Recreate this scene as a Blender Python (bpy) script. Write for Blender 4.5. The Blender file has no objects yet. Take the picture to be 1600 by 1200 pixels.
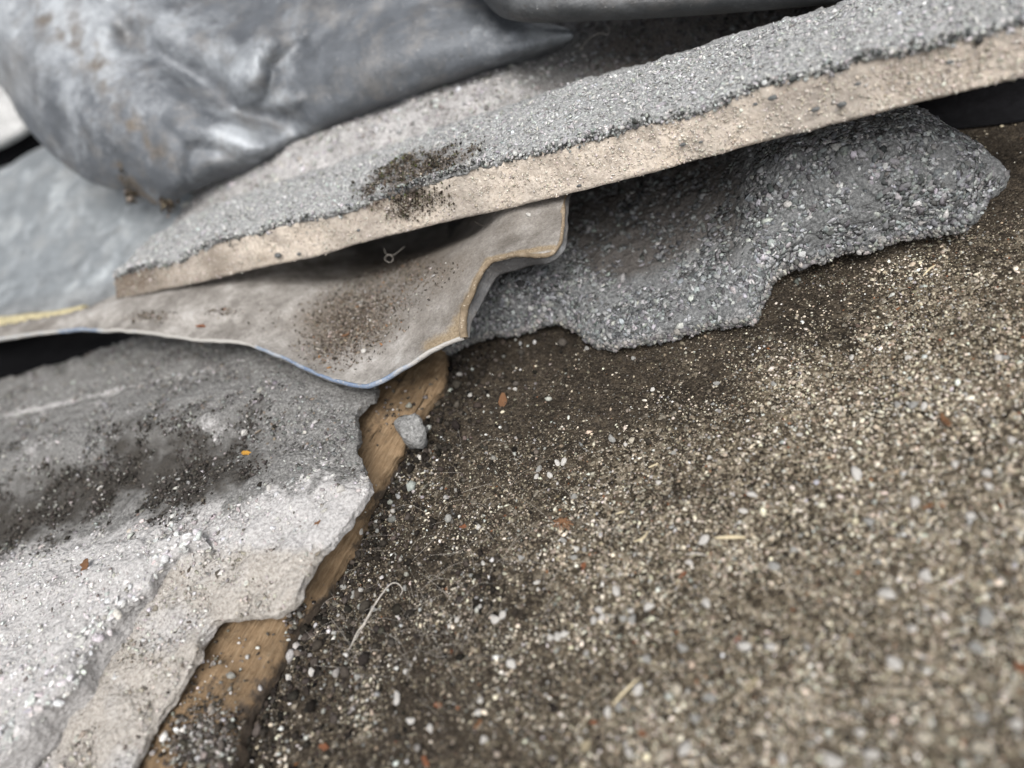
import bpy, math
import numpy as np
from mathutils import Matrix, Vector

# ------------------------------------------------------------------ camera, world, sun, exposure
SC = bpy.context.scene
COL = SC.collection
F_PX, CX, CY = 1155.0, 800.0, 600.0          # focal length in pixels of the 1600 x 1200 photograph
CAM_H = 0.135                                # camera height above the gritty surface (metres)
TILT = 0.66                                  # cosine between the view axis and straight down
ROLL = math.radians(27.0)
_s = math.sqrt(1 - TILT * TILT)
Nc = np.array([-_s * math.sin(ROLL), _s * math.cos(ROLL), TILT])   # world up, in camera axes
Xc = np.array([1.0, 0, 0]) - Nc[0] * Nc; Xc /= np.linalg.norm(Xc)
Yc = np.cross(Nc, Xc)
RW = np.stack([Xc, Yc, Nc])                  # camera axes -> world axes
CAM = np.array([0.0, 0.0, CAM_H])

cam_data = bpy.data.cameras.new('camera')
cam = bpy.data.objects.new('camera', cam_data)
COL.objects.link(cam)
cam.matrix_world = Matrix.Translation(CAM) @ Matrix([list(r) for r in RW]).to_4x4()
cam_data.sensor_width = 36.0
cam_data.lens = F_PX * 36.0 / 1600.0
cam_data.clip_start = 0.004
cam_data.clip_end = 200.0
cam_data.dof.use_dof = True
cam_data.dof.focus_distance = 0.183
cam_data.dof.aperture_fstop = 6.4
SC.camera = cam

SUN_EL, SUN_AZ = math.radians(58), math.radians(-72)   # azimuth counter-clockwise from +X
world = bpy.data.worlds.new('World'); SC.world = world; world.use_nodes = True
_nt = world.node_tree; _nt.nodes.clear()
_sky = _nt.nodes.new('ShaderNodeTexSky'); _sky.sky_type = 'NISHITA'; _sky.sun_disc = False
_sky.sun_elevation = SUN_EL; _sky.sun_rotation = math.radians(90) - SUN_AZ
_sky.air_density = 1.0; _sky.dust_density = 4.0; _sky.ozone_density = 1.0
_hs = _nt.nodes.new('ShaderNodeHueSaturation'); _hs.inputs['Saturation'].default_value = 0.22
_bg = _nt.nodes.new('ShaderNodeBackground'); _bg.inputs['Strength'].default_value = 0.108
_wo = _nt.nodes.new('ShaderNodeOutputWorld')
_nt.links.new(_sky.outputs[0], _hs.inputs['Color']); _nt.links.new(_hs.outputs[0], _bg.inputs['Color'])
_nt.links.new(_bg.outputs[0], _wo.inputs['Surface'])

sun_data = bpy.data.lights.new('sun', 'SUN'); sun_data.energy = 1.5; sun_data.angle = math.radians(40)
sun_data.color = (1.0, 0.965, 0.92)
sun = bpy.data.objects.new('sun', sun_data); COL.objects.link(sun)
_sd = Vector((math.cos(SUN_EL) * math.cos(SUN_AZ), math.cos(SUN_EL) * math.sin(SUN_AZ), math.sin(SUN_EL)))
sun.rotation_euler = _sd.to_track_quat('Z', 'Y').to_euler()
sun.location = (0, 0, 2)

vs = SC.view_settings
vs.view_transform = 'Standard'; vs.look = 'None'; vs.exposure = 0.80; vs.gamma = 1.0
vs.use_curve_mapping = False

rng = np.random.default_rng(7)

# ------------------------------------------------------------------ pixel -> place
def ray(px, py):
    return RW @ np.array([(px - CX) / F_PX, (CY - py) / F_PX, -1.0])
def Z(px, py, zmm):                          # the point on that ray at a height above the ground sheet
    d = ray(px, py)
    return CAM + d * ((zmm / 1000.0 - CAM_H) / d[2])
def D(px, py, dmm):                          # the point on that ray at a depth from the camera
    return CAM + ray(px, py) * (dmm / 1000.0)
def pix(p):                                  # back to pixels (used to lay out wear, dirt and painted shade while building)
    q = (np.asarray(p) - CAM) @ RW
    return np.stack([CX + F_PX * q[..., 0] / -q[..., 2], CY - F_PX * q[..., 1] / -q[..., 2]], -1)

# ------------------------------------------------------------------ numpy noise
def _hash(i, j, k, seed):
    h = (i * 374761393 + j * 668265263 + k * 2147483647 + seed * 974634727) & 0xFFFFFFFF
    h = ((h ^ (h >> 13)) * 1274126177) & 0xFFFFFFFF
    h = ((h ^ (h >> 16)) * 2246822519) & 0xFFFFFFFF
    return ((h ^ (h >> 15)) & 0xFFFFFF) / float(0xFFFFFF)
def vnoise(p, seed=0):
    p = np.asarray(p, float); f = np.floor(p); w = p - f; i = f.astype(np.int64)
    w = w * w * w * (w * (w * 6 - 15) + 10)
    out = 0
    for a in (0, 1):
        for b in (0, 1):
            for c in (0, 1):
                wt = (w[..., 0] if a else 1 - w[..., 0]) * (w[..., 1] if b else 1 - w[..., 1]) * (w[..., 2] if c else 1 - w[..., 2])
                out = out + wt * _hash(i[..., 0] + a, i[..., 1] + b, i[..., 2] + c, seed)
    return out * 2 - 1
def fbm(p, size, octaves=4, seed=0, gain=0.5):
    p = np.asarray(p) / size; a = 1.0; o = 0; t = 0
    for k in range(octaves):
        o = o + a * vnoise(p, seed + k * 17); t += a; a *= gain; p = p * 2.03 + 11.3
    return o / t
def vfbm(p, size, octaves=3, seed=0):
    return np.stack([fbm(p, size, octaves, seed + s) for s in (0, 101, 202)], -1)
def smooth(a, b, x):
    t = np.clip((x - a) / (b - a), 0, 1); return t * t * (3 - 2 * t)

# ------------------------------------------------------------------ splines, lofts, meshes
def catmull(pts, t):
    """pts (n,...) sampled at t in 0..n-1 with a Catmull-Rom spline."""
    pts = np.asarray(pts, float); n = len(pts)
    ext = np.concatenate([(2 * pts[0] - pts[1])[None], pts, (2 * pts[-1] - pts[-2])[None]])
    i = np.clip(np.floor(t).astype(int), 0, n - 2); u = (t - i)
    u = u.reshape(u.shape + (1,) * (pts.ndim - 1))
    p0, p1, p2, p3 = ext[i], ext[i + 1], ext[i + 2], ext[i + 3]
    return 0.5 * (2 * p1 + (p2 - p0) * u + (2 * p0 - 5 * p1 + 4 * p2 - p3) * u ** 2 + (3 * p1 - p0 - 3 * p2 + p3) * u ** 3)
def resample(pts, n):
    pts = np.asarray(pts, float)
    fine = catmull(pts, np.linspace(0, len(pts) - 1, len(pts) * 24))
    s = np.concatenate([[0], np.cumsum(np.linalg.norm(np.diff(fine, axis=0), axis=1))])
    q = np.linspace(0, s[-1], n)
    return np.stack([np.interp(q, s, fine[:, k]) for k in range(3)], -1)
def rail(pts, fn=Z):
    return np.array([fn(*p) for p in pts])
def loft(rails, n, m):
    """rails: list of (k,3) arrays; returns an (m,n,3) grid."""
    R = np.stack([resample(r, n) for r in rails])
    d = np.concatenate([[0], np.cumsum(np.linalg.norm(np.diff(R, axis=0), axis=2).mean(1))])
    q = np.interp(np.linspace(0, d[-1], m), d, np.arange(len(rails)))
    return catmull(R, q)
def grid_normals(G):
    du = np.gradient(G, axis=1); dv = np.gradient(G, axis=0)
    n = np.cross(du, dv); n /= np.linalg.norm(n, axis=-1, keepdims=True) + 1e-12
    return n
def grid_faces(m, n, off=0):
    a = np.arange(m * n).reshape(m, n) + off
    return np.stack([a[:-1, :-1], a[:-1, 1:], a[1:, 1:], a[1:, :-1]], -1).reshape(-1, 4)
def boundary(m, n):
    a = np.arange(m * n).reshape(m, n)
    return np.concatenate([a[0, :], a[1:, -1], a[-1, -2::-1], a[-2:0:-1, 0]])
def solid(G, B, rings=4):
    """closed body between a top grid G and a bottom grid B, its sides cut into rings."""
    m, n, _ = G.shape; k = m * n
    bi = boundary(m, n); L = len(bi)
    V = [G.reshape(-1, 3), B.reshape(-1, 3)]
    Gb, Bb = V[0][bi], V[1][bi]
    F = [grid_faces(m, n), grid_faces(m, n, k)[:, ::-1]]
    ids = [bi]; off = 2 * k
    for r in range(1, rings):
        t = r / rings; V.append(Gb * (1 - t) + Bb * t); ids.append(np.arange(L) + off); off += L
    ids.append(bi + k)
    for a, b in zip(ids[:-1], ids[1:]):
        F.append(np.stack([a, b, np.roll(b, -1), np.roll(a, -1)], -1))
    return np.concatenate(V), np.concatenate(F)

def make_mesh(name, V, F, attrs=None, smooth_shade=True):
    V = np.ascontiguousarray(V, np.float32); F = np.ascontiguousarray(F, np.int32)
    me = bpy.data.meshes.new(name); k = F.shape[1]
    me.vertices.add(len(V)); me.vertices.foreach_set('co', V.ravel())
    me.loops.add(F.size); me.loops.foreach_set('vertex_index', F.ravel())
    me.polygons.add(len(F)); me.polygons.foreach_set('loop_start', np.arange(0, F.size, k, dtype=np.int32))
    me.update(calc_edges=True)
    me.polygons.foreach_set('use_smooth', np.full(len(F), smooth_shade, bool))
    for an, av in (attrs or {}).items():
        av = np.asarray(av, np.float32)
        if av.ndim == 2:
            at = me.color_attributes.new(an, 'FLOAT_COLOR', 'POINT')
            at.data.foreach_set('color', np.concatenate([av, np.ones((len(av), 1), np.float32)], 1).ravel())
        else:
            at = me.attributes.new(an, 'FLOAT', 'POINT'); at.data.foreach_set('value', av)
    me.validate()
    return me
def link(name, me, mat, parent=None, label=None, cat=None, group=None, kind=None, loc=None):
    o = bpy.data.objects.new(name, me); COL.objects.link(o)
    if mat is not None and not me.materials: me.materials.append(mat)
    if parent is not None:
        o.parent = parent
    if loc is not None: o.location = loc
    for k_, v_ in (('label', label), ('category', cat), ('group', group), ('kind', kind)):
        if v_: o[k_] = v_
    return o
def thing(name, loc, label, cat, group=None, kind=None):
    o = bpy.data.objects.new(name, None); COL.objects.link(o); o.location = Vector(loc)
    o.empty_display_size = 0.01
    o['label'] = label; o['category'] = cat
    if group: o['group'] = group
    o['kind'] = kind or 'thing'
    return o
def single(name, V, F, mat, label, cat, attrs=None, group=None):
    V = np.asarray(V); base = V.mean(0) * np.array([1, 1, 0]) + np.array([0, 0, V[:, 2].min()])
    return link(name, make_mesh(name, V - base, F, attrs), mat, None, label, cat, group, 'thing', Vector(base))
def part(name, V, F, mat, parent, attrs=None, smooth_shade=True, kind=None, base=None):
    """a mesh given in world coordinates, stored relative to its thing."""
    base = np.array(parent.location if parent.parent is None else parent.parent.location) if base is None else base
    return link(name, make_mesh(name, np.asarray(V) - base, F, attrs, smooth_shade), mat, parent, kind=kind)

# templates for small pieces
def ico(sub=0):
    t = (1 + 5 ** .5) / 2
    V = np.array([(-1, t, 0), (1, t, 0), (-1, -t, 0), (1, -t, 0), (0, -1, t), (0, 1, t), (0, -1, -t), (0, 1, -t), (t, 0, -1), (t, 0, 1), (-t, 0, -1), (-t, 0, 1)], float)
    V /= np.linalg.norm(V[0])
    F = [(0, 11, 5), (0, 5, 1), (0, 1, 7), (0, 7, 10), (0, 10, 11), (1, 5, 9), (5, 11, 4), (11, 10, 2), (10, 7, 6), (7, 1, 8), (3, 9, 4), (3, 4, 2), (3, 2, 6), (3, 6, 8), (3, 8, 9), (4, 9, 5), (2, 4, 11), (6, 2, 10), (8, 6, 7), (9, 8, 1)]
    V = list(map(tuple, V))
    for _ in range(sub):
        c = {}; F2 = []
        def mid(a, b):
            k = (min(a, b), max(a, b))
            if k not in c:
                p = (np.array(V[a]) + np.array(V[b])) / 2; V.append(tuple(p / np.linalg.norm(p))); c[k] = len(V) - 1
            return c[k]
        for a, b, d in F:
            x, y, z = mid(a, b), mid(b, d), mid(d, a)
            F2 += [(a, x, z), (b, y, x), (d, z, y), (x, y, z)]
        F = F2
    return np.array(V), np.array(F)
ICO0, ICO1, ICO2 = ico(0), ico(1), ico(2)
OCTA = (np.array([(1, 0, 0), (-1, 0, 0), (0, 1, 0), (0, -1, 0), (0, 0, 1), (0, 0, -1)], float), np.array([(0, 2, 4), (2, 1, 4), (1, 3, 4), (3, 0, 4), (2, 0, 5), (1, 2, 5), (3, 1, 5), (0, 3, 5)]))
def rand_rot(n, rg, tilt=None, normals=None):
    """random frames; with normals the local z follows them, tilted a little."""
    if normals is None:
        a = rg.normal(size=(n, 3))
    else:
        a = normals + rg.normal(size=(n, 3)) * (0.3 if tilt is None else tilt)
    a /= np.linalg.norm(a, axis=1, keepdims=True)
    b = np.cross(a, rg.normal(size=(n, 3))); b /= np.linalg.norm(b, axis=1, keepdims=True)
    return np.stack([b, np.cross(a, b), a], -1)       # columns: local x, y, z
def grains(P, N, size, cols, flat=0.6, elong=1.4, sink=0.2, jit=0.22, rg=rng, tilt=0.35, templ=ICO0):
    """a heap of small stones as one mesh: positions, normals, radii (m), colours."""
    n = len(P); T, TF = templ
    R = rand_rot(n, rg, tilt, N)
    sc = np.stack([size * rg.uniform(1, elong, n), size * rg.uniform(.8, 1, n), size * flat * rg.uniform(.7, 1.25, n)], -1)
    L = T[None] * (1 + rg.normal(size=(n, len(T), 1)) * jit) * sc[:, None, :]
    V = np.einsum('nij,nkj->nki', R, L) + (P + N * (sc[:, 2] * (1 - 2 * sink))[:, None])[:, None]
    F = TF[None] + (np.arange(n) * len(T))[:, None, None]
    C = np.repeat(cols, len(T), axis=0)
    return V.reshape(-1, 3), F.reshape(-1, 3), C
def sample_grid(G, n, rg=rng, weight=None):
    """n random points (with normals) on a grid surface, even by area, times an optional per-cell weight."""
    a = G[:-1, :-1]; b = G[:-1, 1:]; c = G[1:, 1:]; d = G[1:, :-1]
    area = np.linalg.norm(np.cross(b - a, d - a), axis=-1)
    if weight is not None: area = area * np.clip(weight[:-1, :-1], 0, None)
    p = (area / area.sum()).ravel()
    idx = rg.choice(len(p), n, p=p); i, j = np.divmod(idx, G.shape[1] - 1)
    u, v = rg.random(n)[:, None], rg.random(n)[:, None]
    P = (a[i, j] * (1 - u) + b[i, j] * u) * (1 - v) + (d[i, j] * (1 - u) + c[i, j] * u) * v
    Nn = grid_normals(G)[i, j]
    return P, Nn, i, j
def pick(n, pal, probs, rg=rng, var=0.18):
    pal = np.array(pal, float); k = rg.choice(len(pal), n, p=np.array(probs) / np.sum(probs))
    return np.clip(pal[k] * (1 + rg.normal(size=(n, 1)) * var) * (1 + rg.normal(size=(n, 3)) * 0.03), 0.004, 0.95)
def tube(path, r, sides=6):
    path = np.asarray(path, float); n = len(path)
    r = np.broadcast_to(np.asarray(r, float), (n,))
    t = np.gradient(path, axis=0); t /= np.linalg.norm(t, axis=1, keepdims=True) + 1e-12
    up = np.array([0.13, 0.21, 0.97]); a = np.cross(t, up); a /= np.linalg.norm(a, axis=1, keepdims=True) + 1e-12
    b = np.cross(a, t); th = np.linspace(0, 2 * np.pi, sides, endpoint=False)
    V = path[:, None] + r[:, None, None] * (np.cos(th)[None, :, None] * a[:, None] + np.sin(th)[None, :, None] * b[:, None])
    i = np.arange(n - 1)[:, None] * sides; j = np.arange(sides)[None]; j2 = (j + 1) % sides
    F = np.stack([i + j, i + j2, i + sides + j2, i + sides + j], -1).reshape(-1, 4)
    return V.reshape(-1, 3), F

# ------------------------------------------------------------------ materials
class NT:
    def __init__(s, name):
        s.m = bpy.data.materials.new(name); s.m.use_nodes = True; s.t = s.m.node_tree; s.t.nodes.clear()
        s.out = s.t.nodes.new('ShaderNodeOutputMaterial'); s.b = s.t.nodes.new('ShaderNodeBsdfPrincipled')
        s.t.links.new(s.b.outputs[0], s.out.inputs['Surface'])
        s.co = s.t.nodes.new('ShaderNodeTexCoord').outputs['Object']
    def n(s, typ, **kw):
        nd = s.t.nodes.new(typ)
        for k, v in kw.items(): setattr(nd, k, v)
        return nd
    def l(s, a, b): s.t.links.new(a, b)
    def noise(s, size, detail=4, rough=.55, dist=0.0, stretch=None):
        nd = s.n('ShaderNodeTexNoise'); nd.inputs['Scale'].default_value = 1.0 / size
        nd.inputs['Detail'].default_value = detail; nd.inputs['Roughness'].default_value = rough; nd.inputs['Distortion'].default_value = dist
        co = s.co
        if stretch:
            mp = s.n('ShaderNodeMapping', vector_type='TEXTURE'); mp.inputs['Rotation'].default_value = stretch[0]; mp.inputs['Scale'].default_value = stretch[1]
            s.l(co, mp.inputs['Vector']); co = mp.outputs[0]
        s.l(co, nd.inputs['Vector']); return nd.outputs['Fac']
    def voro(s, size, out='Distance'):
        nd = s.n('ShaderNodeTexVoronoi'); nd.inputs['Scale'].default_value = 1.0 / size; s.l(s.co, nd.inputs['Vector']); return nd.outputs[out]
    def attr(s, name, out='Fac'):
        nd = s.n('ShaderNodeAttribute'); nd.attribute_name = name; return nd.outputs[out]
    def ramp(s, fac, stops, const=False):
        nd = s.n('ShaderNodeValToRGB'); r = nd.color_ramp
        if const: r.interpolation = 'CONSTANT'
        while len(r.elements) < len(stops): r.elements.new(0.5)
        for e, (p, c) in zip(r.elements, stops):
            e.position = p; c = (c, c, c) if np.isscalar(c) else c; e.color = (*c, 1)
        s.l(fac, nd.inputs[0]); return nd.outputs[0]
    def mix(s, fac, a, b, mode='MIX'):
        nd = s.n('ShaderNodeMix', data_type='RGBA', blend_type=mode)
        for sock, v in ((nd.inputs[0], fac), (nd.inputs[6], a), (nd.inputs[7], b)):
            if hasattr(v, 'links'): s.l(v, sock)
            elif np.isscalar(v): sock.default_value = v if sock == nd.inputs[0] else (v, v, v, 1)
            else: sock.default_value = (*v, 1)
        return nd.outputs[2]
    def math(s, op, a, b=0.0):
        nd = s.n('ShaderNodeMath', operation=op)
        for sock, v in ((nd.inputs[0], a), (nd.inputs[1], b)):
            if hasattr(v, 'links'): s.l(v, sock)
            else: sock.default_value = v
        return nd.outputs[0]
    def bump(s, *layers):
        """layers: (height socket, distance in m)"""
        prev = None
        for h, dist in layers:
            nd = s.n('ShaderNodeBump'); nd.inputs['Strength'].default_value = 1.0; nd.inputs['Distance'].default_value = dist
            s.l(h, nd.inputs['Height'])
            if prev: s.l(prev, nd.inputs['Normal'])
            prev = nd.outputs[0]
        s.l(prev, s.b.inputs['Normal'])
    def done(s, color, rough=0.9, metallic=0.0, spec=0.3):
        for k, v in (('Base Color', color), ('Roughness', rough), ('Metallic', metallic), ('Specular IOR Level', spec)):
            if hasattr(v, 'links'): s.l(v, s.b.inputs[k])
            elif k == 'Base Color': s.b.inputs[k].default_value = (*v, 1)
            else: s.b.inputs[k].default_value = v
        return s.m

def mat_grain(name, rough=0.85, spec=0.3, var=0.0005):
    t = NT(name); c = t.attr('Col', 'Color')
    v = t.ramp(t.noise(var, 3), [(.3, .62), (.7, 1.25)])
    c = t.mix(1.0, c, v, 'MULTIPLY'); t.bump((t.noise(var * .6, 2), .00008)); return t.done(c, rough, 0, spec)
M_GRAIN = mat_grain('mineral_grain', 0.92, 0.1)
M_CRUMB = mat_grain('dry_crumb', 0.95, 0.15)
M_MOSS = mat_grain('dry_moss', 0.97, 0.1)

def mat_ground():
    t = NT('gritty_concrete')
    dirt = t.attr('dirt')  # dirt, plus shade painted by the lip and under the slab
    n1 = t.noise(.0009, 6, .75); n2 = t.noise(.016, 4, .6); n3 = t.noise(.00055, 4, .75)
    def cells(size, seed):
        mp = t.n('ShaderNodeMapping'); mp.inputs['Location'].default_value = (seed, seed * 1.7, seed * .4); t.l(t.co, mp.inputs['Vector'])
        wob = t.n('ShaderNodeTexNoise'); wob.inputs['Scale'].default_value = 1.0 / (size * 1.3); t.l(t.co, wob.inputs['Vector'])
        vm = t.n('ShaderNodeVectorMath', operation='MULTIPLY_ADD'); t.l(wob.outputs['Color'], vm.inputs[0]); vm.inputs[1].default_value = (size * .7,) * 3; t.l(mp.outputs[0], vm.inputs[2])
        nd = t.n('ShaderNodeTexVoronoi'); nd.inputs['Scale'].default_value = 1.0 / size; t.l(vm.outputs[0], nd.inputs['Vector'])
        sp = t.n('ShaderNodeSeparateColor'); t.l(nd.outputs['Color'], sp.inputs[0])
        return sp.outputs[0], sp.outputs[1], nd.outputs['Distance']
    r1, g1, d1 = cells(.00062, .31); r2, g2, d2 = cells(.0013, 1.73)
    pal = [(0.0, (.022, .018, .0135)), (.20, (.052, .042, .031)), (.42, (.10, .083, .060)), (.62, (.175, .147, .108)), (.78, (.28, .242, .185)), (.90, (.43, .38, .30)), (.97, (.60, .56, .48))]
    fine = t.ramp(r1, pal, True); big = t.ramp(r2, pal, True)
    c_g = t.mix(t.ramp(g2, [(.58, 0.0), (.60, .8)]), fine, big)
    paste = t.mix(t.ramp(n1, [(.30, .75), (.55, 0.0)]), c_g, (.040, .032, .024))
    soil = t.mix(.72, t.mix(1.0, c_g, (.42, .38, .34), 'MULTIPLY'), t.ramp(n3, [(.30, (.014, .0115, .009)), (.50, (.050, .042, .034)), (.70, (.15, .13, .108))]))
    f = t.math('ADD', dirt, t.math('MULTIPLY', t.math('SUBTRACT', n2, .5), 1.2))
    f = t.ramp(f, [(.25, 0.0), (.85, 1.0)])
    c = t.mix(f, paste, soil)  # the soil colour also carries the painted shade
    c = t.mix(1.0, c, t.ramp(t.noise(.022, 6, .7), [(.34, .62), (.66, 1.45)]), 'MULTIPLY')
    c = t.mix(1.0, c, (.80, .785, .76), 'MULTIPLY')
    t.bump((d2, -.00045), (d1, -.0004), (n3, .0003)); return t.done(c, .95, 0, .12)
def mat_core():
    t = NT('broken_sand_cement')
    n1 = t.noise(.0009, 5, .65); n2 = t.noise(.012, 4, .6); n3 = t.noise(.035, 3)
    c = t.ramp(n1, [(.25, (.38, .335, .285)), (.5, (.56, .51, .45)), (.75, (.72, .675, .615))])
    tint = t.ramp(n2, [(.32, (.66, .62, .60)), (.5, (1, .97, .94)), (.68, (1.12, 1.06, 1.0))])
    c = t.mix(1.0, c, tint, 'MULTIPLY')
    c = t.mix(t.ramp(n3, [(.45, 0.0), (.68, .7)]), c, (.30, .27, .24))
    grime_shade = t.attr('grime_shade')
    g = t.math('ADD', grime_shade, t.math('MULTIPLY', t.math('SUBTRACT', n2, .5), .8))
    c = t.mix(t.ramp(g, [(.35, 0.0), (.85, .9)]), c, (.13, .10, .075))
    t.bump((t.noise(.003, 3), .0006), (n1, .0004)); return t.done(c, .95, 0, .15)
def mat_coat(name, dark, mid, pale, dusty=(.16, .14, .125)):
    t = NT(name)
    n1 = t.noise(.0007, 5, .7); n2 = t.noise(.010, 4, .6); v = t.voro(.0012)
    c = t.ramp(n1, [(.3, dark), (.52, mid), (.72, pale)])
    dust = t.attr('dust')
    f = t.math('ADD', dust, t.math('MULTIPLY', t.math('SUBTRACT', n2, .5), .9)); f = t.math('ADD', f, t.math('MULTIPLY', t.math('SUBTRACT', n1, .5), 1.0))
    c = t.mix(t.ramp(f, [(.3, 0.0), (.8, 1.0)]), c, t.ramp(n1, [(.3, tuple(x * .55 for x in dusty)), (.7, tuple(x * 1.4 for x in dusty))]))
    pl = t.attr('pale')
    f2 = t.math('ADD', pl, t.math('MULTIPLY', t.math('SUBTRACT', n2, .5), 1.1)); f2 = t.math('ADD', f2, t.math('MULTIPLY', t.math('SUBTRACT', n1, .5), .5))
    c = t.mix(t.ramp(f2, [(.35, 0.0), (.75, 1.0)]), c, t.ramp(n1, [(.28, (.26, .247, .24)), (.5, (.46, .447, .44)), (.72, (.64, .63, .622))]))
    c = t.mix(t.ramp(t.attr('sandy'), [(.2, 0.0), (.8, 1.0)]), c, t.ramp(n1, [(.28, (.20, .18, .155)), (.5, (.40, .37, .335)), (.72, (.58, .55, .51))]))
    t.bump((v, .0005), (n1, .0005)); return t.done(c, .92, 0, .2)
def mat_sheet(name, dusty=1.0):
    t = NT(name)
    n1 = t.noise(.0006, 5, .7); n2 = t.noise(.011, 8, .75); n3 = t.noise(.03, 3)
    c = t.ramp(n2, [(.28, (.10, .091, .08)), (.43, (.19, .176, .16)), (.56, (.31, .292, .27)), (.72, (.48, .463, .442))])
    c = t.mix(1.0, c, t.ramp(n1, [(.3, .72), (.6, 1.08)]), 'MULTIPLY')
    c = t.mix(t.ramp(t.attr('grime_shade'), [(.15, 0.0), (.8, .9)]), c, t.ramp(n1, [(.3, (.075, .063, .05)), (.7, (.20, .17, .14))]))
    rf = t.math('ADD', t.attr('rust'), t.math('MULTIPLY', t.math('SUBTRACT', t.noise(.002, 4, .7), .5), .8))
    c = t.mix(t.ramp(rf, [(.3, 0.0), (.75, .9)]), c, t.ramp(n1, [(.3, (.15, .11, .066)), (.7, (.33, .26, .17))]))
    t.bump((n1, .00018), (n2, .0006)); return t.done(c, .85, 0, .25)
def mat_sheet_edge():
    t = NT('blue_worn_sheet_edge')
    n = t.noise(.0035, 5, .75); n2 = t.noise(.0007, 3)
    f = t.math('ADD', t.attr('blue'), t.math('MULTIPLY', t.math('SUBTRACT', n, .5), 1.3))
    c = t.ramp(f, [(.25, (.40, .385, .36)), (.48, (.33, .355, .39)), (.72, (.18, .23, .31)), (.95, (.14, .19, .29))])
    c = t.mix(t.ramp(n2, [(.55, 0.0), (.68, .6)]), c, (.46, .43, .39))
    t.bump((n2, .0003)); return t.done(c, .7, 0, .3)
def mat_rim():
    t = NT('brown_dusty_rim')
    n = t.noise(.004, 5, .7); n2 = t.noise(.0006, 3)
    c = t.ramp(n, [(.3, (.12, .092, .06)), (.55, (.225, .175, .12)), (.75, (.34, .285, .215))])
    c = t.mix(t.ramp(n2, [(.62, 0.0), (.72, .7)]), c, (.62, .56, .46))
    t.bump((n2, .0003)); return t.done(c, .85, 0, .25)
def mat_lead(name, base, pale, warm, seed=0.0, metallic=.35, rough=.42):
    t = NT(name)
    mp = t.n('ShaderNodeMapping'); mp.inputs['Location'].default_value = (seed, seed * .7, seed * .3); t.l(t.co, mp.inputs['Vector']); t.co = mp.outputs[0]
    n1 = t.noise(.022, 9, .74, .1); n2 = t.noise(.008, 6, .7); n3 = t.noise(.0011, 4, .7); n4 = t.noise(.05, 3)
    n5 = t.noise(.014, 6, .72, .1)
    pf = t.math('ADD', n1, t.math('MULTIPLY', t.attr('patina_shade'), .30))
    c = t.mix(t.ramp(pf, [(.50, 0.0), (.76, .95)]), base, pale)
    c = t.mix(t.ramp(n5, [(.50, 0.0), (.66, .75)]), c, warm)
    c = t.mix(1.0, c, t.ramp(n2, [(.3, .72), (.7, 1.22)]), 'MULTIPLY')
    c = t.mix(t.ramp(n3, [(.66, 0.0), (.74, .55)]), c, (.60, .60, .58))
    c = t.mix(t.ramp(n3, [(.26, .8), (.34, 0.0)]), c, (.06, .055, .05))
    n6 = t.noise(.0032, 6, .75); c = t.mix(t.ramp(n6, [(.30, .75), (.40, 0.0)]), c, (.075, .068, .06)); c = t.mix(t.ramp(n6, [(.62, 0.0), (.72, .6)]), c, pale)
    c = t.mix(t.ramp(t.attr('grime_shade'), [(.15, 0.0), (.9, .9)]), c, t.ramp(n3, [(.3, (.07, .058, .045)), (.7, (.20, .17, .14))]))
    r = t.ramp(n2, [(.3, rough - .08), (.7, rough + .22)])
    t.bump((n2, .0005), (n3, .00022)); return t.done(c, r, metallic, .5)
def mat_wood():
    t = NT('bare_weathered_wood')
    wd = Z(440, 1035, 0) - Z(668, 640, 0); a = math.atan2(wd[1], wd[0])
    g = t.noise(.0006, 6, .7, .2, stretch=((0, 0, a), (14, 1, 1))); n2 = t.noise(.012, 4); n3 = t.noise(.0028, 4, .7)
    c = t.ramp(g, [(.28, (.145, .094, .052)), (.5, (.25, .172, .102)), (.72, (.35, .262, .168))])
    c = t.mix(1.0, c, t.ramp(n2, [(.35, .6), (.65, 1.15)]), 'MULTIPLY')
    f = t.math('ADD', t.attr('grime_shade'), t.math('MULTIPLY', t.math('SUBTRACT', n3, .5), 1.4))
    c = t.mix(t.ramp(f, [(.36, 0.0), (.66, .92)]), c, (.055, .045, .037))
    ck = t.noise(.0022, 3, .5, .3, stretch=((0, 0, a), (18, 1, 1))); ckm = t.ramp(ck, [(.30, .85), (.36, 0.0)])
    c = t.mix(ckm, c, (.035, .025, .017))
    t.bump((ckm, -.0005), (g, .0006), (n3, .0004)); return t.done(c, .88, 0, .15)
def mat_plain(name, col, var=.25, size=.002, rough=.8, bump=.0003, spec=.25):
    t = NT(name); n = t.noise(size, 5, .65)
    c = t.ramp(n, [(.3, tuple(x * (1 - var) for x in col)), (.7, tuple(min(.9, x * (1 + var)) for x in col))])
    t.bump((n, bump)); return t.done(c, rough, 0, spec)

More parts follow.
